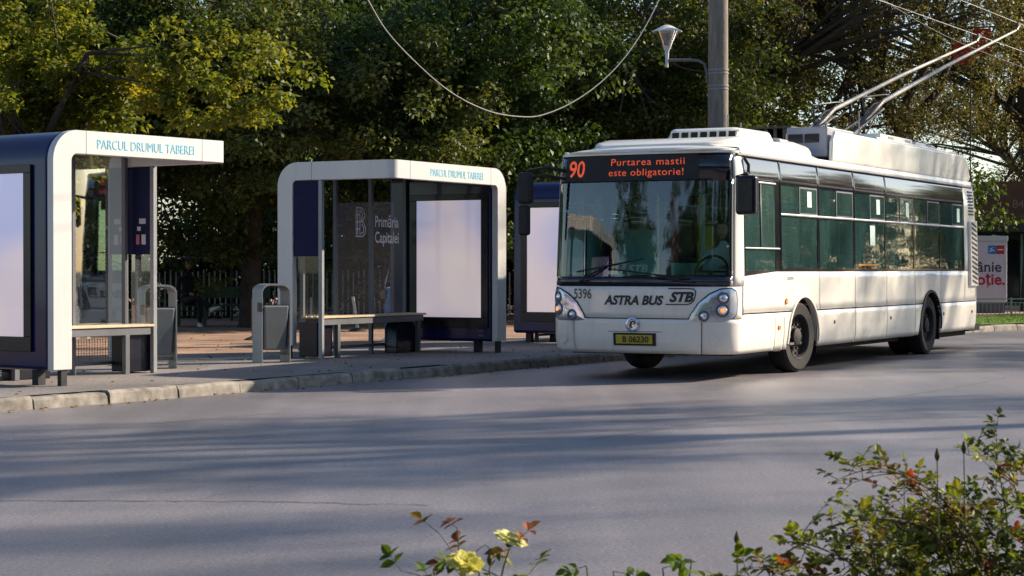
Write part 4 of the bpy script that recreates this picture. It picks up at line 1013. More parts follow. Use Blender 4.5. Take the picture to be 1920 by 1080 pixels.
def cable(name, pts, r, mat, label, cat='cable', grp=None):
    P = [Vector(p) for p in pts]; out = []
    for i in range(len(P) - 1):
        p0 = P[max(i - 1, 0)]; p1 = P[i]; p2_ = P[i + 1]; p3 = P[min(i + 2, len(P) - 1)]
        for q in range(8):
            t = q / 8; out.append(0.5 * ((2 * p1) + (p2_ - p0) * t + (2 * p0 - 5 * p1 + 4 * p2_ - p3) * t * t + (3 * p1 - p0 - 3 * p2_ + p3) * t ** 3))
    out.append(P[-1]); mb = MB(); mb.tube(out, r, 6)
    return tag(mb.build(name, mat, smooth=True), label, cat, grp)
cp = [(600, -190), (640, -90), (690, 0), (728, 62), (790, 127), (850, 176), (915, 208), (975, 219), (1020, 215), (1080, 188), (1140, 142), (1190, 82), (1235, 0), (1275, -110), (1335, -330)]
cable('hanging_cable', [W(x, y, 29.5 + (x - 600) / 735 * 5.1) for x, y in cp], .010, M['cable'], 'pale cable sagging in a deep curve in front of the dark trees')
rdv = Vector((sin(TH + R(2)), cos(TH + R(2)), 0))
for tipl, nm in (((.85, 13.2, 5.62), 'upper of the two overhead trolley wires, above the shorter-looking pole'), ((1.50, 13.5, 5.84), 'lower of the two overhead trolley wires at the tip of the longer-looking pole')):
    p = Vector((1.52, 24.09, 0)) + Vector((cos(TH), -sin(TH), 0)) * tipl[0] + Vector((sin(TH), cos(TH), 0)) * tipl[1]; p.z = tipl[2]
    pts = [p - rdv * 34 + Vector((0, 0, .1)), p - rdv * 15, p, p + rdv * 15, p + rdv * 40]
    cable('overhead_wire', pts, .006, M['cable'], nm, 'wire', 'overhead trolley wires')
cable('span_wire', [W(1590, -40, 38), W(1760, 62, 38.5), W(1925, 130, 39)], .005, M['cable'], 'thin span wire crossing the tree behind the trolley poles', 'wire')

# ---------------------------------------------------------------- far right: kiosk, railing, grass, building
bb = empty('advertising_panel', (13.0, 55.0, ZP), R(-4), 'white street poster panel with dark and red words beside the bus rear', 'billboard')
xr = 1.02 + .0
MB().box(-.55, .95, -.12, .12, .30, 2.02).build('panel', M['poster_white'], bb, bevel=.02)
MB().box(-.57, .97, -.15, .15, 2.02, 2.17).build('cap', M['lamp_white'], bb, bevel=.015)
MB().box(-.50, .90, -.1, .1, 0, .30).build('base', M['grey_metal'], bb)
MB().box(.05, .15, -.06, .06, 2.17, 2.21).box(.55, .65, -.06, .06, 2.17, 2.21).build('lifting_lug', M['grey_metal'], bb)
MB().box(.42, .64, -.126, -.121, 1.66, 1.90).build('logo', M['logo_blue'], bb); MB().box(.645, .87, -.126, -.121, 1.66, 1.90).build('logo', M['red'], bb)
lgo = MB(); stroke(lgo, [(.47, 1.72), (.53, 1.78), (.59, 1.74)], .025); stroke(lgo, [(.48, 1.80), (.56, 1.84)], .02); stroke(lgo, [(.69, 1.78), (.83, 1.78)], .03)
lgo.build('logo_mark', M['white_ink'], bb, recalc=False, fn=lambda p: (p[0], -.129, p[1]))
text_mb('mânie', .42, 'RIGHT', bold=.006).build('lettering', M['text_dark'], bb, recalc=False, fn=lambda p: (.80 + p[0], -.125, 1.16 + p[1]))
text_mb('moție.', .44, 'RIGHT', bold=.012).build('lettering', M['text_red'], bb, recalc=False, fn=lambda p: (.90 + p[0], -.125, .80 + p[1]))
lr = empty('low_railing', (10.4, 48.6, ZP), math.atan2(1.6, 9), 'low pale metal railing behind the grass strip at the right', 'railing')
for i in range(8): MB().box(i * 1.1 - .02, i * 1.1 + .02, -.02, .02, 0, .52).build('post', M['grey_light'], lr)
MB().box(0, 7.8, -.015, .015, .47, .50).box(0, 7.8, -.015, .015, .38, .40).box(0, 7.8, -.015, .015, .08, .10).build('rail', M['grey_light'], lr)
k = MB()
for i in range(70): k.box(i * .11, i * .11 + .014, -.006, .006, .1, .38)
k.build('bars', M['grey_light'], lr)
# grass strip
gs = MB(); rowsg = []
iN = [i for i in range(N) if KP[i].y > 37 and KP[i].x < 30]
gs.grid([[tuple(KP[i] + kn(i) * .155 + Vector((0, 0, .15))) for i in iN], [tuple(KP[i] + kn(i) * 3.6 + Vector((0, 0, .17))) for i in iN]])
tag(gs.build('grass_verge', M['grass_base']), kind='structure')
def blades(n, pts_fn, h, wdt, name, mat):
    P = pts_fn(n); ang = rng.uniform(0, 2 * pi, n); hh = rng.uniform(.5, 1.1, n) * h
    dx, dy = np.cos(ang) * wdt, np.sin(ang) * wdt; lx, ly = rng.normal(0, h * .3, n), rng.normal(0, h * .3, n)
    V = np.empty((n, 3, 3)); V[:, 0] = P + np.stack([dx, dy, dx * 0], 1); V[:, 1] = P - np.stack([dx, dy, dx * 0], 1); V[:, 2] = P + np.stack([lx, ly, hh], 1)
    return mesh_np(name, V.reshape(-1, 3), 3, rng.random(n), mat)
def mesh_np(name, V, k, rnd, mat, link=True):
    n = len(V) // k; me = bpy.data.meshes.new(name)
    me.vertices.add(len(V)); me.vertices.foreach_set('co', V.astype(np.float32).ravel())
    me.loops.add(len(V)); me.loops.foreach_set('vertex_index', np.arange(len(V), dtype=np.int32))
    me.polygons.add(n); me.polygons.foreach_set('loop_start', np.arange(0, len(V), k, dtype=np.int32)); me.polygons.foreach_set('loop_total', np.full(n, k, dtype=np.int32))
    at = me.attributes.new('rnd', 'FLOAT', 'FACE'); at.data.foreach_set('value', rnd.astype(np.float32))
    me.update(); me.materials.append(mat)
    if not link: return me
    o = bpy.data.objects.new(name, me); col.objects.link(o); return o
def gp_(n):
    idx = rng.integers(0, len(iN) - 1, n); f = rng.random(n); g_ = rng.uniform(.17, 3.55, n)
    out = []
    for a, b, c in zip(idx, f, g_):
        i = iN[a]; p = KP[i].lerp(KP[iN[a + 1]], b) + kn(i) * c; out.append((p.x, p.y, .15 + .006 * c))
    return np.array(out)
tag(blades(14000, gp_, .09, .006, 'grass', M['grass']), 'bright green grass on the verge beside the low railing', 'grass', kind='stuff')

def lit_(n):
    out = []
    for _ in range(n):
        i = int(rng.integers(4, min(N - 2, 46))); g_ = float(rng.choice([rng.uniform(-.25, .0), rng.uniform(.2, 4.4), rng.uniform(4.6, 16)], p=[.22, .33, .45]))
        p = KP[i].lerp(KP[i + 1], float(rng.random())) + kn(i) * g_; out.append((p.x, p.y, .006 if g_ < .05 else .137))
    return np.array(out)
LT = leafmat('fallen_leaf', [(0, (.10, .05, .02)), (.5, (.28, .16, .04)), (1, (.45, .32, .08))], .2, .2)
tag(blades(1500, lit_, .018, .028, 'fallen_leaves', LT), 'small fallen leaves scattered over the pavement and along the kerb', 'fallen leaves', kind='stuff')
bl = empty('shop_building', (19.5, 68.0, .1), 0, 'low building with brown fascia sign and dark green shopfront, right edge', 'building')
MB().box(-5.5, 9, 0, 8, 0, 2.55).build('wall', M['shop_green'], bl)
MB().box(-5.6, 9.1, -.7, 8, 2.55, 2.85).build('canopy', M['concrete_dark'], bl)
fa = MB().box(-5.6, 9.1, -.5, 8, 2.85, 4.3).build('fascia', M['brown_wall'], bl)
for i in range(8): MB().box(-5.0 + i * 1.7, -5.0 + i * 1.7 + 1.5, -.03, -.005, .3, 2.3).build('shop_window', M['black_gloss'], bl)
for i in range(9): MB().box(-5.15 + i * 1.7, -5.07 + i * 1.7, -.06, .02, 0, 2.5).build('frame', M['teal'], bl)
text_mb('848', .42, 'CENTER', bold=.004).build('lettering', paint('worn_sign_letter', (.33, .23, .16), .8), fa, recalc=False, fn=lambda p: (-1.85 + p[0], -.505, 3.38 + p[1]))
dr = MB(); stroke(dr, [(-.9, .0), (-.6, .62), (-.3, .0)], .07); stroke(dr, [(-1.05, .0), (-.75, .0)], .2); stroke(dr, [(-.35, -.05), (.0, -.05)], .2)
dr.build('sign_drawing', M['concrete_dark'], fa, recalc=False, fn=lambda p: (.15 + p[0], -.505, 3.2 + p[1]))
rs = empty('red_sign', (11.45, 49.6, ZP), 0, 'red panels glimpsed high through the tree branches at upper right', 'sign')
MB().box(-.25, .22, -.1, .1, 6.45, 7.0).box(.30, .72, -.1, .1, 6.7, 7.35).build('panel', M['red'], rs, bevel=.02)
MB().tube([(0.26, .15, 0), (0.26, .15, 7.2)], .018, 8).tube([(0, .15, 6.8), (.6, .15, 6.8)], .03, 6).build('mast', M['steel_dark'], rs)

# ---------------------------------------------------------------- trees
G = lambda *c: c
LM = {
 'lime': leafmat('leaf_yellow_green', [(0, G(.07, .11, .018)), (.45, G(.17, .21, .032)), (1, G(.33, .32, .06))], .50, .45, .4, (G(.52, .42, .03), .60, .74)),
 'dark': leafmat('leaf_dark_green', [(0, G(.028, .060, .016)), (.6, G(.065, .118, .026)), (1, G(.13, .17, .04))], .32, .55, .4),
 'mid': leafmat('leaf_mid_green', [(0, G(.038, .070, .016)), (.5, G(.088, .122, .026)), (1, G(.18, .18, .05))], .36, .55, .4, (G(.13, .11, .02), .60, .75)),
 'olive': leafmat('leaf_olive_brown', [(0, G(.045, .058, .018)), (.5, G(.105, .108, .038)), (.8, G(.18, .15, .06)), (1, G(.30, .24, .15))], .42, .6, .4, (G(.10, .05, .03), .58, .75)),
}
def leaf_cloud(C, Rd, per, size, droop=.25, aspect=.62):
    """C: clump centres (n,3), Rd: radii; returns verts of folded 4-point leaves"""
    n = len(C) * per
    c = np.repeat(C, per, 0); r = np.repeat(Rd, per)[:, None]
    d = rng.normal(size=(n, 3)); d /= np.linalg.norm(d, axis=1)[:, None]
    rad = rng.random(n)[:, None] ** .45
    off = d * rad * r; off[:, 2] *= .55; off[:, 2] -= (np.hypot(off[:, 0], off[:, 1]) ** 2) / r[:, 0] * .35
    P = c + off
    s = size * rng.uniform(.6, 1.25, n)[:, None]
    nr = rng.normal(size=(n, 3)) * .75 + np.array([0, 0, .9]) + d * .5; nr /= np.linalg.norm(nr, axis=1)[:, None]
    ax = rng.normal(size=(n, 3)) + d * .6 + np.array([0, 0, -droop]); ax -= nr * (ax * nr).sum(1)[:, None]; ax /= np.linalg.norm(ax, axis=1)[:, None]
    sd = np.cross(nr, ax)
    V = np.empty((n, 4, 3)); V[:, 0] = P; V[:, 1] = P + ax * s * .45 + sd * s * aspect * .5 + nr * s * .12; V[:, 2] = P + ax * s - nr * s * .1; V[:, 3] = P + ax * s * .45 - sd * s * aspect * .5 + nr * s * .12
    return V.reshape(-1, 3)
def crown_mesh(name, mat, rx, ry, rz_, nclump, per, size, rcl=(.35, .75), hollow=.35, seed=0, hole=.0):
    rr = np.random.default_rng(seed)
    C = []
    lobes = [(rr.normal(size=3) * np.array([rx, ry, rz_]) * .42, rr.uniform(.40, .66)) for _ in range(9)]
    while len(C) < nclump:
        lb, k = lobes[rr.integers(len(lobes))]
        d = rr.normal(size=3); d /= np.linalg.norm(d); q = rr.random() ** .4
        if q < hollow: continue
        p = lb + d * q * k * np.array([rx, ry, rz_])
        if hole and math.sin(p[0] * 1.7 + seed) * math.sin(p[2] * 2.1 + seed * 2) * math.sin(p[1] * 1.3) > (1 - hole): continue
        C.append(p)
    C = np.array(C); Rd = rr.uniform(*rcl, len(C))
    V = leaf_cloud(C, Rd, per, size)
    return mesh_np(name, V, 4, np.clip(np.repeat(rng.random(len(C)) * .5, per) + rng.random(len(V) // 4) * .5, 0, 1), mat, link=False), C, (rx, ry, rz_)
def trunk_mesh(C, h, r0, nl=16, seed=0, fork=.45, zc=0.0, twig=1.0):
    rr = random.Random(seed); mb = MB()
    top = Vector((rr.uniform(-.3, .3), rr.uniform(-.3, .3), h * fork))
    mb.tube([(0, 0, -.2), (0, 0, .15), (top.x * .4, top.y * .4, top.z * .5), tuple(top)], [r0 * 1.5, r0 * 1.05, r0 * .9, r0 * .8], 10)
    idx = rr.sample(range(len(C)), min(nl, len(C)))
    mains = []
    for j in range(5):
        f = 2 * pi * j / 5 + rr.uniform(-.4, .4); e = Vector((cos(f) * 1.6, sin(f) * 1.6, zc + rr.uniform(-.3, 1.4)))
        m_ = top.lerp(e, .5) + Vector((rr.uniform(-.45, .45), rr.uniform(-.45, .45), rr.uniform(-.5, .3))); mains.append((m_, e)); mb.tube([tuple(top), tuple(m_), tuple(e)], [r0 * .6, r0 * .42, r0 * .25], 8)
    for i in idx:
        c = Vector(C[i]) + Vector((0, 0, zc)); m_, e = min(mains, key=lambda q: (q[1] - c).length)
        st_ = e if rr.random() < .5 else m_.lerp(e, rr.random()); md = st_.lerp(c, .5) + Vector((rr.uniform(-.3, .3), rr.uniform(-.3, .3), rr.uniform(-.1, .4)))
        mb.tube([tuple(st_), tuple(md), tuple(c)], [r0 * .2 * twig, r0 * .12 * twig, r0 * .03], 5)
        for _ in range(3):
            e2 = c + Vector((rr.uniform(-.8, .8), rr.uniform(-.8, .8), rr.uniform(-.4, .7))); mb.tube([tuple(md.lerp(c, .4)), tuple(e2)], [r0 * .06 * twig, r0 * .015], 4)
    return mb
KINDS = {}
def kind(key, mat, rx, ry, rz_, ncl, per, size, h, zc, r0, nl, **k):
    tw = k.pop('twig', 1.0)
    me, C, _ = crown_mesh('crown', LM[mat], rx, ry, rz_, ncl, per, size, **k)
    tm = trunk_mesh(C, h, r0, nl, k.get('seed', 0), zc=zc, twig=tw)
    me2 = bpy.data.meshes.new('trunk'); me2.from_pydata(tm.v, [], tm.f); me2.materials.append(M['bark']); me2.polygons.foreach_set('use_smooth', [True] * len(me2.polygons))
    KINDS[key] = (me, me2, zc)
def tree(key, x, y, s, rz, label, name='tree', grp='park trees behind the shelters', zs=1.0, cat='tree', z0=.1):
    me, me2, zc = KINDS[key]
    e = empty(name, (x, y, z0), rz, label, cat, grp); e.scale = (s, s, s * zs)
    c = bpy.data.objects.new('crown', me); col.objects.link(c); c.parent = e; c.location = (0, 0, zc)
    t = bpy.data.objects.new('trunk', me2); col.objects.link(t); t.parent = e
kind('lime', 'lime', 3.3, 2.8, 2.2, 320, 130, .145, 7, 5.6, .18, 40, rcl=(.30, .65), seed=3)
kind('darkA', 'dark', 4.0, 3.5, 4.4, 430, 150, .135, 10, 6.0, .24, 60, rcl=(.35, .80), seed=5)
kind('darkB', 'mid', 4.0, 3.5, 4.4, 430, 150, .125, 10, 6.0, .22, 60, rcl=(.35, .75), seed=8)
kind('olive', 'olive', 4.4, 3.8, 4.2, 430, 105, .095, 10, 6.2, .26, 60, rcl=(.4, .8), seed=13, hole=.5, twig=1.5)
kind('low', 'dark', 2.6, 1.6, 1.5, 170, 110, .13, 3, 1.5, .07, 20, rcl=(.35, .7), seed=21)
tree('lime', -7.3, 30.5, .76, .4, 'yellow-green lit leafy tree behind the nearest shelter, hanging over its right end', 'lime_tree', grp='park trees', zs=.92)
DK = [
 ('darkB', -13.5, 38.5, 1.0, 0.2, 'green tree at the left photo edge behind the yellow-green one'),
 ('darkA', -9.6, 40.0, 1.0, 1.9, 'dark broad tree filling the gap above the nearest shelter'),
 ('darkB', -5.6, 41.5, 1.0, 3.3, 'dark green tree rising over the gap between the two shelters'),
 ('darkA', -1.8, 43.0, 1.02, 4.4, 'dark green tree directly behind the middle shelter'),
 ('darkB', 1.9, 46.0, 1.05, 5.2, 'green tree behind the low point of the hanging cable'),
]
for k_, x, y, s, rz, lb in DK: tree(k_, x, y, s, rz, lb)
BK = [('darkA', -17.5, 54, 1.3, .3), ('darkA', -11.5, 56, 1.3, 2.2), ('darkA', -6.0, 57, 1.3, 3.9), ('darkA', -.8, 58, 1.3, 1.0), ('darkB', 4.6, 60, 1.3, 5.0)]
for i, (k_, x, y, s, rz) in enumerate(BK): tree(k_, x, y, s, rz, ['tall back row tree farthest left in the park', 'tall back row tree above the name board of the nearest shelter', 'tall back row tree above the gap between shelters', 'tall back row tree above the middle shelter', 'tall back row tree left of the lantern'][i], grp='back row of dark park trees')
RT = [
 ('olive', 5.3, 50.0, 1.05, .6, 'olive brown tree behind the white lantern and concrete pole'),
 ('olive', 10.3, 52.0, 1.08, 2.7, 'sparse olive tree with dark forking branches behind the bus roof'),
 ('olive', 15.2, 57.0, 1.12, 4.1, 'olive tree at the right edge behind the trolley pole tips'),
]
for k_, x, y, s, rz, lb in RT: tree(k_, x, y, s, rz, lb, grp='olive trees at the right')
tree('olive', 7.6, 68, 1.15, 1.2, 'far olive tree glimpsed through the branches left of the trolley poles', grp='far trees at the right', zs=.8)
tree('olive', 21.5, 80, 1.2, 3.0, 'far olive tree behind the shop building at the right edge', grp='far trees at the right', zs=.8)
for i, (x, y, s) in enumerate(((-14.5, 49.5, 1.1), (-11, 50, 1.2), (-7.4, 50.5, 1.15), (-3.8, 51, 1.2), (-.2, 52, 1.2), (3.6, 53, 1.2), (7.4, 55, 1.2), (11.2, 60, 1.2))):
    tree('low', x, y, s, i * 1.3, ['dark shrub behind the fence, hidden past the nearest shelter', 'dark shrub seen through the glass of the nearest shelter', 'dark shrub behind the green park bench', 'dark shrub above the rusty post, behind the fence', 'dark shrub seen through the middle shelter glass', 'dark shrub in the gap between middle and farthest shelter', 'dark shrub behind the trolleybus front', 'dark shrub behind the trolleybus rear windows'][i], 'shrub', 'shrubs behind the park fence', zs=1.15, cat='shrub')
# trees across the road, outside the frame: they cast the shade on the asphalt
for k_, x, y, s, rz, lb in (('olive', 22.4, 24.6, .95, .5, 'tall slim street tree across the road shading the near asphalt'), ('olive', 24.5, 37.5, .85, 2.0, 'thin street tree across the road shading the bus side')):
    tree(k_, x, y, s, rz, lb, 'street_tree', 'street trees across the road', zs=2.6 if x < 23 else 1.5)

for i, (x, y, s_) in enumerate(((24, 38, .62), (27.5, 43, .66), (23, 46, .6), (31, 49, .7), (25.5, 52, .62), (36, 55, .72), (30, 59, .66), (40, 47, .7), (44, 38, .7), (22, 56, .55), (20, 62, .55), (26, 66, .62), (50, 60, .8), (33, 66, .7))):
    tree(('darkB', 'darkA')[i % 2], x, y, s_, i * 1.7, 'low tree across the road, outside the picture, mirrored in the bus windows', 'street_tree', 'low trees across the road', zs=1.12 if math.atan2(x - 5, y - 28) < R(52) else .78)

for i, (x, y, s_) in enumerate(((-24, -14, 1.5), (-14, -19, 1.6), (-4, -17, 1.5), (6, -20, 1.6), (16, -16, 1.45), (26, -12, 1.5), (-33, -4, 1.5), (34, -2, 1.2))):
    tree(('darkA', 'darkB')[i % 2], x, y, s_, i * 2.1, 'tall tree behind the photographer, mirrored in the bus front and shelter panels', 'street_tree', 'tall trees behind the photographer')

for i, (x, y) in enumerate(((-22, -9), (-14, -11), (-6, -10), (2, -11), (10, -10), (18, -9), (26, -6))):  # hedge added out of view so panels and glass mirror something dark
    tree('low', x, y, 2.4, i * 1.1, 'unseen hedge shrub added behind the photographer to darken reflections in the panels', 'shrub', 'hedge added behind the photographer', cat='shrub')

# ---------------------------------------------------------------- roses in the near planting bed
bedm = MB(); bedm.grid([[(-14, -3, .02), (-14, 6.6, .02)], [(14, -3, .02), (14, 6.6, .02)]])
tag(bedm.build('planting_bed', M['soil'], recalc=False), kind='structure')
LR = leafmat('rose_leaf', [(0, (.035, .06, .018)), (.30, (.11, .17, .018)), (.58, (.25, .29, .03)), (.78, (.17, .11, .03)), (.92, (.17, .045, .025)), (1, (.28, .045, .02))], .42, .5, 6)
LY = leafmat('rose_leaf_young', [(0, (.06, .12, .015)), (.5, (.16, .26, .02)), (.8, (.20, .10, .04)), (1, (.34, .09, .05))], .4, .4, 6)
def rleaf(out, rn, P, ax, nr, L, r):
    ax = ax.normalized(); sd = ax.cross(nr).normalized(); n = sd.cross(ax)
    pts = [(0, 0, 0)] ; w_ = L * .34
    half = [(.18, .62), (.42, 1.0), (.70, .78)]
    for s in (1, -1):
        q = [(0, 0)] + [(a * L, b * w_ * s) for a, b in half] + [(L, 0)]
        V = [P + ax * x + sd * y + n * (abs(y) * .35 - (x / L) ** 2 * L * .18) for x, y in q]
        mid = P + ax * L * .5 - n * L * .045
        # fan quads between midrib and edge
        out.append((V[0], V[1], V[2], mid) if s > 0 else (V[0], mid, V[2], V[1])); rn.append(r)
        out.append((mid, V[2], V[3], V[4]) if s > 0 else (mid, V[4], V[3], V[2])); rn.append(r)
def rose_plant(name, label, canes, shoots, dens, size, mat, seed, tone=(0, 1), grp=None, cat='rose bush', extra=()):
    rr = random.Random(seed)
    root = Vector(canes[0][0]); root.z = .02
    e = empty(name, root, 0, label, cat, grp)
    st = MB(); leaves = []; rn = []
    def comp(P, d, s, tn):
        """compound leaf: stalk with three to five leaflets"""
        d = (d + Vector((rr.uniform(-.8, .8), rr.uniform(-.8, .8), rr.uniform(-.3, .8)))).normalized()
        L = s * rr.uniform(1.1, 1.9); tip = P + d * L; st.tube([P - root, tip - root], [.0013, .0008], 4, False)
        up = Vector((rr.uniform(-.7, .7), rr.uniform(-.9, .3), 1)).normalized(); sd = d.cross(up).normalized()
        t = min(1, max(0, tn + rr.uniform(-.22, .22)))
        rleaf(leaves, rn, tip - root, d, up, s * rr.uniform(.9, 1.2), t)
        for f in ((.55, .95) if rr.random() < .7 else (.8,)):
            for g_ in (1, -1):
                rleaf(leaves, rn, P + d * L * f - root, sd * g_ + d * .45, up + Vector((rr.uniform(-.4, .4), rr.uniform(-.4, .4), 0)), s * rr.uniform(.7, 1.05), min(1, max(0, t + rr.uniform(-.1, .1))))
    def smooth(pts, n=7):
        P = [Vector(p) for p in pts]; o = []
        for i in range(len(P) - 1):
            p0 = P[max(i - 1, 0)]; p1 = P[i]; p2_ = P[i + 1]; p3 = P[min(i + 2, len(P) - 1)]
            for q in range(n):
                t = q / n; o.append(0.5 * ((2 * p1) + (p2_ - p0) * t + (2 * p0 - 5 * p1 + 4 * p2_ - p3) * t * t + (3 * p1 - p0 - 3 * p2_ + p3) * t ** 3))
        return o + [P[-1]]
    def cane(pts, r, lv, s, tn, start=.25, sub=0):
        C = smooth(pts); n = len(C)
        st.tube([p - root for p in C], [r * (1 - .75 * i / n) for i in range(n)], 6)
        acc = 0
        for i in range(int(n * start), n - 1):
            seg = C[i + 1] - C[i]; acc += seg.length * lv
            while acc > 1:
                acc -= 1; P = C[i].lerp(C[i + 1], rr.random()); comp(P, seg.normalized() * .4 + Vector((rr.uniform(-1, 1), rr.uniform(-1, 1), rr.uniform(-.2, 1))), s, tn)
        comp(C[-1], C[-1] - C[-2], s, tn)
        for _ in range(sub):
            i = rr.randint(int(n * .3), n - 2); P = C[i]; d = (C[i + 1] - C[i]).normalized()
            d = (d * .6 + Vector((rr.uniform(-1, 1), rr.uniform(-.8, .8), rr.uniform(-.5, .7)))).normalized(); L = rr.uniform(.06, .15)
            cane([P, P + d * L * .5, P + d * L + Vector((0, 0, -.01))], r * .4, lv * 1.1, s, min(1, max(0, tn + rr.uniform(-.15, .15))), .2)
    for c in canes:
        cane(c[0:] if not isinstance(c[-1], (int, float)) else c[:-1], .0052, dens, size, rr.uniform(*tone), .3, shoots)
    for ex in extra: cane(ex, .003, dens, size, rr.uniform(*tone), .2)
    st.build('stems', M['stem'], e, smooth=True)
    V = np.array([tuple(p) for q in leaves for p in q])
    o = mesh_np('leaves', V, 4, np.array(rn), mat); o.parent = e
    return e, root
def cn(D0, D1, *px): return [W(x, y, D0 + (D1 - D0) * i / (len(px) - 1)) for i, (x, y) in enumerate(px)]
RC = [
 cn(5.5, 4.7, (1800, 1400), (1800, 1180), (1770, 985), (1690, 938), (1570, 945), (1470, 1000), (1400, 1055), (1355, 1085)),
 cn(5.4, 5.0, (1880, 1400), (1870, 1150), (1830, 985), (1770, 900), (1700, 855), (1640, 836), (1606, 838)),
 cn(5.4, 5.6, (1860, 1400), (1880, 1150), (1890, 960), (1880, 880), (1868, 815)),
 cn(5.3, 5.2, (1900, 1400), (1890, 1200), (1840, 1040), (1790, 940), (1740, 890), (1715, 870)),
 cn(5.3, 4.9, (1780, 1400), (1740, 1200), (1680, 1090), (1600, 1020), (1530, 985), (1480, 975)),
 cn(5.3, 4.8, (1720, 1400), (1660, 1200), (1590, 1100), (1510, 1050), (1440, 1030)),
 cn(5.4, 5.5, (1940, 1400), (1945, 1150), (1930, 960), (1905, 880), (1893, 850)),
 cn(5.3, 5.4, (1950, 1380), (1900, 1180), (1830, 1060), (1760, 1000), (1700, 985)),
 cn(5.2, 5.0, (1700, 1400), (1680, 1200), (1650, 1080), (1640, 1000), (1625, 950)),
 cn(5.2, 5.3, (1850, 1400), (1800, 1200), (1760, 1080), (1700, 1010), (1640, 960), (1600, 940)),
 cn(5.6, 5.8, (1990, 1400), (1990, 1100), (1970, 900), (1930, 845), (1900, 845)),
]
RC = [[p + Vector((0, 0, -.055 if i > 1 else 0)) for i, p in enumerate(c)] for c in RC]
rb, rroot = rose_plant('rose_bush', 'large sprawling rose bush with small green and reddish leaves, bottom right corner', RC, 10, 25, .026, LR, 5, (.15, .75))
dc = [[q + Vector((0, 0, -.05)) for q in p_] for p_ in [cn(5.3 + .05 * i, 5.2 + .06 * i, (1950 - 22 * i, 1400), (1960 - 30 * i, 1200), (1950 - 38 * i + (i % 3) * 25, 1060), (1940 - 42 * i + (i % 2) * 50, 1000 - (i % 4) * 22)) for i in range(9)]]
rose_plant('rose_bush', 'dense dark core of rose growth with deep red leaves at the lowest right', dc, 18, 48, .025, LR, 9, (.0, 1.0))
rose_plant('rose_bush', 'few low green rose leaves poking up in the bottom middle left of the large bush',
   [cn(5.0, 5.0, (1120, 1400), (1110, 1180), (1100, 1062)), cn(5.1, 5.0, (1170, 1400), (1165, 1180), (1150, 1072)), cn(5.1, 5.1, (1260, 1400), (1250, 1160), (1243, 1066)), cn(5.1, 5.1, (1300, 1400), (1290, 1150), (1297, 1052)), cn(5.1, 5.0, (1440, 1400), (1430, 1150), (1400, 1072)), cn(5.1, 5.0, (1460, 1400), (1450, 1150), (1450, 1062)), cn(5.1, 5.0, (1330, 1400), (1330, 1150), (1345, 1085))], 0, 6, .038, LY, 12, (.1, .5))
fl, froot = rose_plant('rose_bush', 'young rose plant with two yellow blooms and coppery top leaves at the bottom',
   [cn(5.0, 5.0, (900, 1400), (890, 1200), (866, 1080), (857, 990)), cn(5.0, 4.95, (935, 1400), (935, 1180), (940, 1085), (955, 1030)), cn(4.95, 4.9, (850, 1400), (860, 1200), (868, 1085)), cn(5.0, 5.0, (830, 1400), (830, 1200), (812, 1068)), cn(5.0, 5.0, (905, 1400), (905, 1200), (897, 1062))], 2, 8, .040, LY, 15, (.25, .8))
def petal_mat():
    m, nt, out = newmat('yellow_petal')
    at = nt.nodes.new('ShaderNodeAttribute'); at.attribute_name = 'rnd'
    c = ramp(nt, at.outputs['Fac'], [(0, (.74, .68, .10)), (.6, (.82, .80, .28)), (1, (.86, .86, .58))])
    p = nt.nodes.new('ShaderNodeBsdfPrincipled'); nt.links.new(c, p.inputs['Base Color']); p.inputs['Roughness'].default_value = .6
    t = nt.nodes.new('ShaderNodeBsdfTranslucent'); nt.links.new(c, t.inputs[0]); mx = nt.nodes.new('ShaderNodeMixShader'); mx.inputs[0].default_value = .45
    nt.links.new(p.outputs[0], mx.inputs[1]); nt.links.new(t.outputs[0], mx.inputs[2]); nt.links.new(mx.outputs[0], out.inputs[0]); return m
PM = petal_mat()
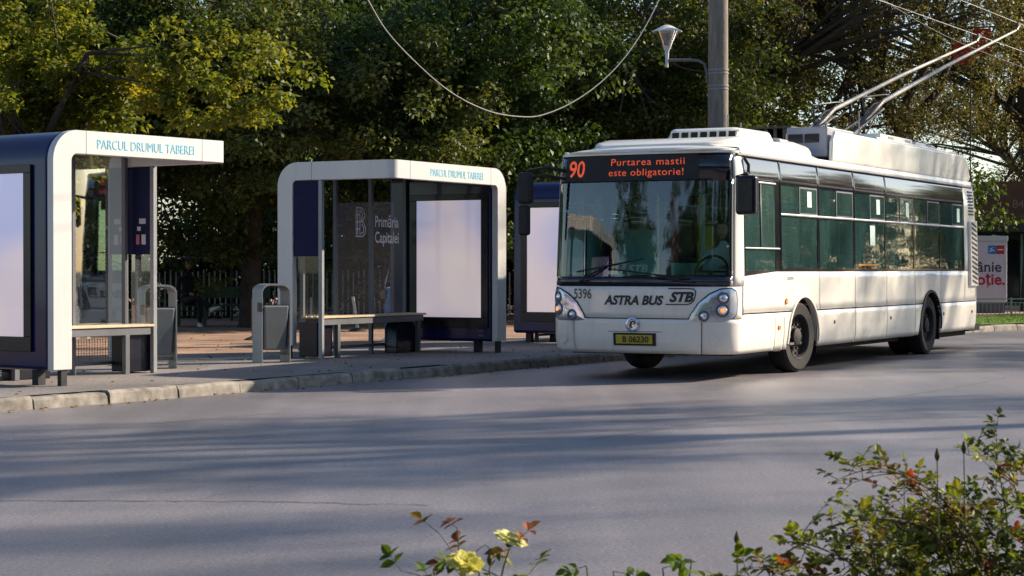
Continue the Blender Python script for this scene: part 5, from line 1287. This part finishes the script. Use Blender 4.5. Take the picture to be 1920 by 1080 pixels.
def bloom(c, R_, tilt, pale, parent, proot):
    rr = random.Random(int(R_ * 10000)); F = []; rn = []
    c = Vector(c) - proot; rm = Matrix.Rotation(tilt[0], 3, 'X') @ Matrix.Rotation(tilt[1], 3, 'Y')
    for ly in range(6):
        n = 9 - ly; open_ = 1.25 - ly * .19
        for k in range(n):
            f = 2 * pi * (k + rr.random() * .6) / n + ly * .5; L = R_ * (1.0 - ly * .07) * rr.uniform(.85, 1.1); w_ = L * .48
            rows = []
            for i in range(4):
                u = i / 3; ang = open_ * (u ** .8) + rr.uniform(-.05, .05)
                r = L * u * sin(max(.12, ang)) + R_ * .05; z = L * u * cos(ang) * .75; ww = w_ * math.sin(min(1, u + .25) * pi * .62) * (1 if i else .3)
                row = []
                for s in (-1, 0, 1):
                    rad = r + abs(s) * .10 * R_; p = Vector((cos(f) * rad - sin(f) * s * ww, sin(f) * rad + cos(f) * s * ww, z + abs(s) * .08 * R_ + rr.uniform(-.02, .02) * R_))
                    row.append(c + rm @ p)
                rows.append(row)
            t = min(1, max(0, pale + rr.uniform(-.25, .25)))
            for i in range(3):
                for j in range(2): F.append((rows[i][j], rows[i][j + 1], rows[i + 1][j + 1], rows[i + 1][j])); rn.append(t)
    V = np.array([tuple(p) for q in F for p in q]); o = mesh_np('bloom', V, 4, np.array(rn), PM); o.parent = parent
    k = MB(); k.lathe([(.0, -.014), (.007, -.010), (.009, 0), (.004, .01)], 8); k = k.build('calyx', M['stem'], parent, smooth=True, fn=lambda p: tuple(c + rm @ Vector(p)))
bloom(W(872, 1062, 4.8), .043, (R(28), R(8)), .25, fl, froot)
bloom(W(955, 1018, 4.95), .040, (R(12), R(20)), .75, fl, froot)
def bud(px, py, D, parent, proot, h=.03):
    p = W(px, py, D) - proot; k = MB()
    k.lathe([(.0022, -.004), (.0065, .004), (.0075, .011), (.005, .02), (.0015, h), (0, h)], 8, c=tuple(p)); k.tube([p + Vector((0, 0, -.004)), p + Vector((.002, 0, -.09)), p + Vector((.005, 0, -.22))], .0016, 5)
    k.build('bud', M['stem'], parent, smooth=True)
bud(1382, 1018, 5.0, rb, rroot); bud(1758, 862, 5.1, rb, rroot); bud(1808, 848, 5.1, rb, rroot); bud(918, 1058, 4.95, fl, froot)
bpy.context.view_layer.update()
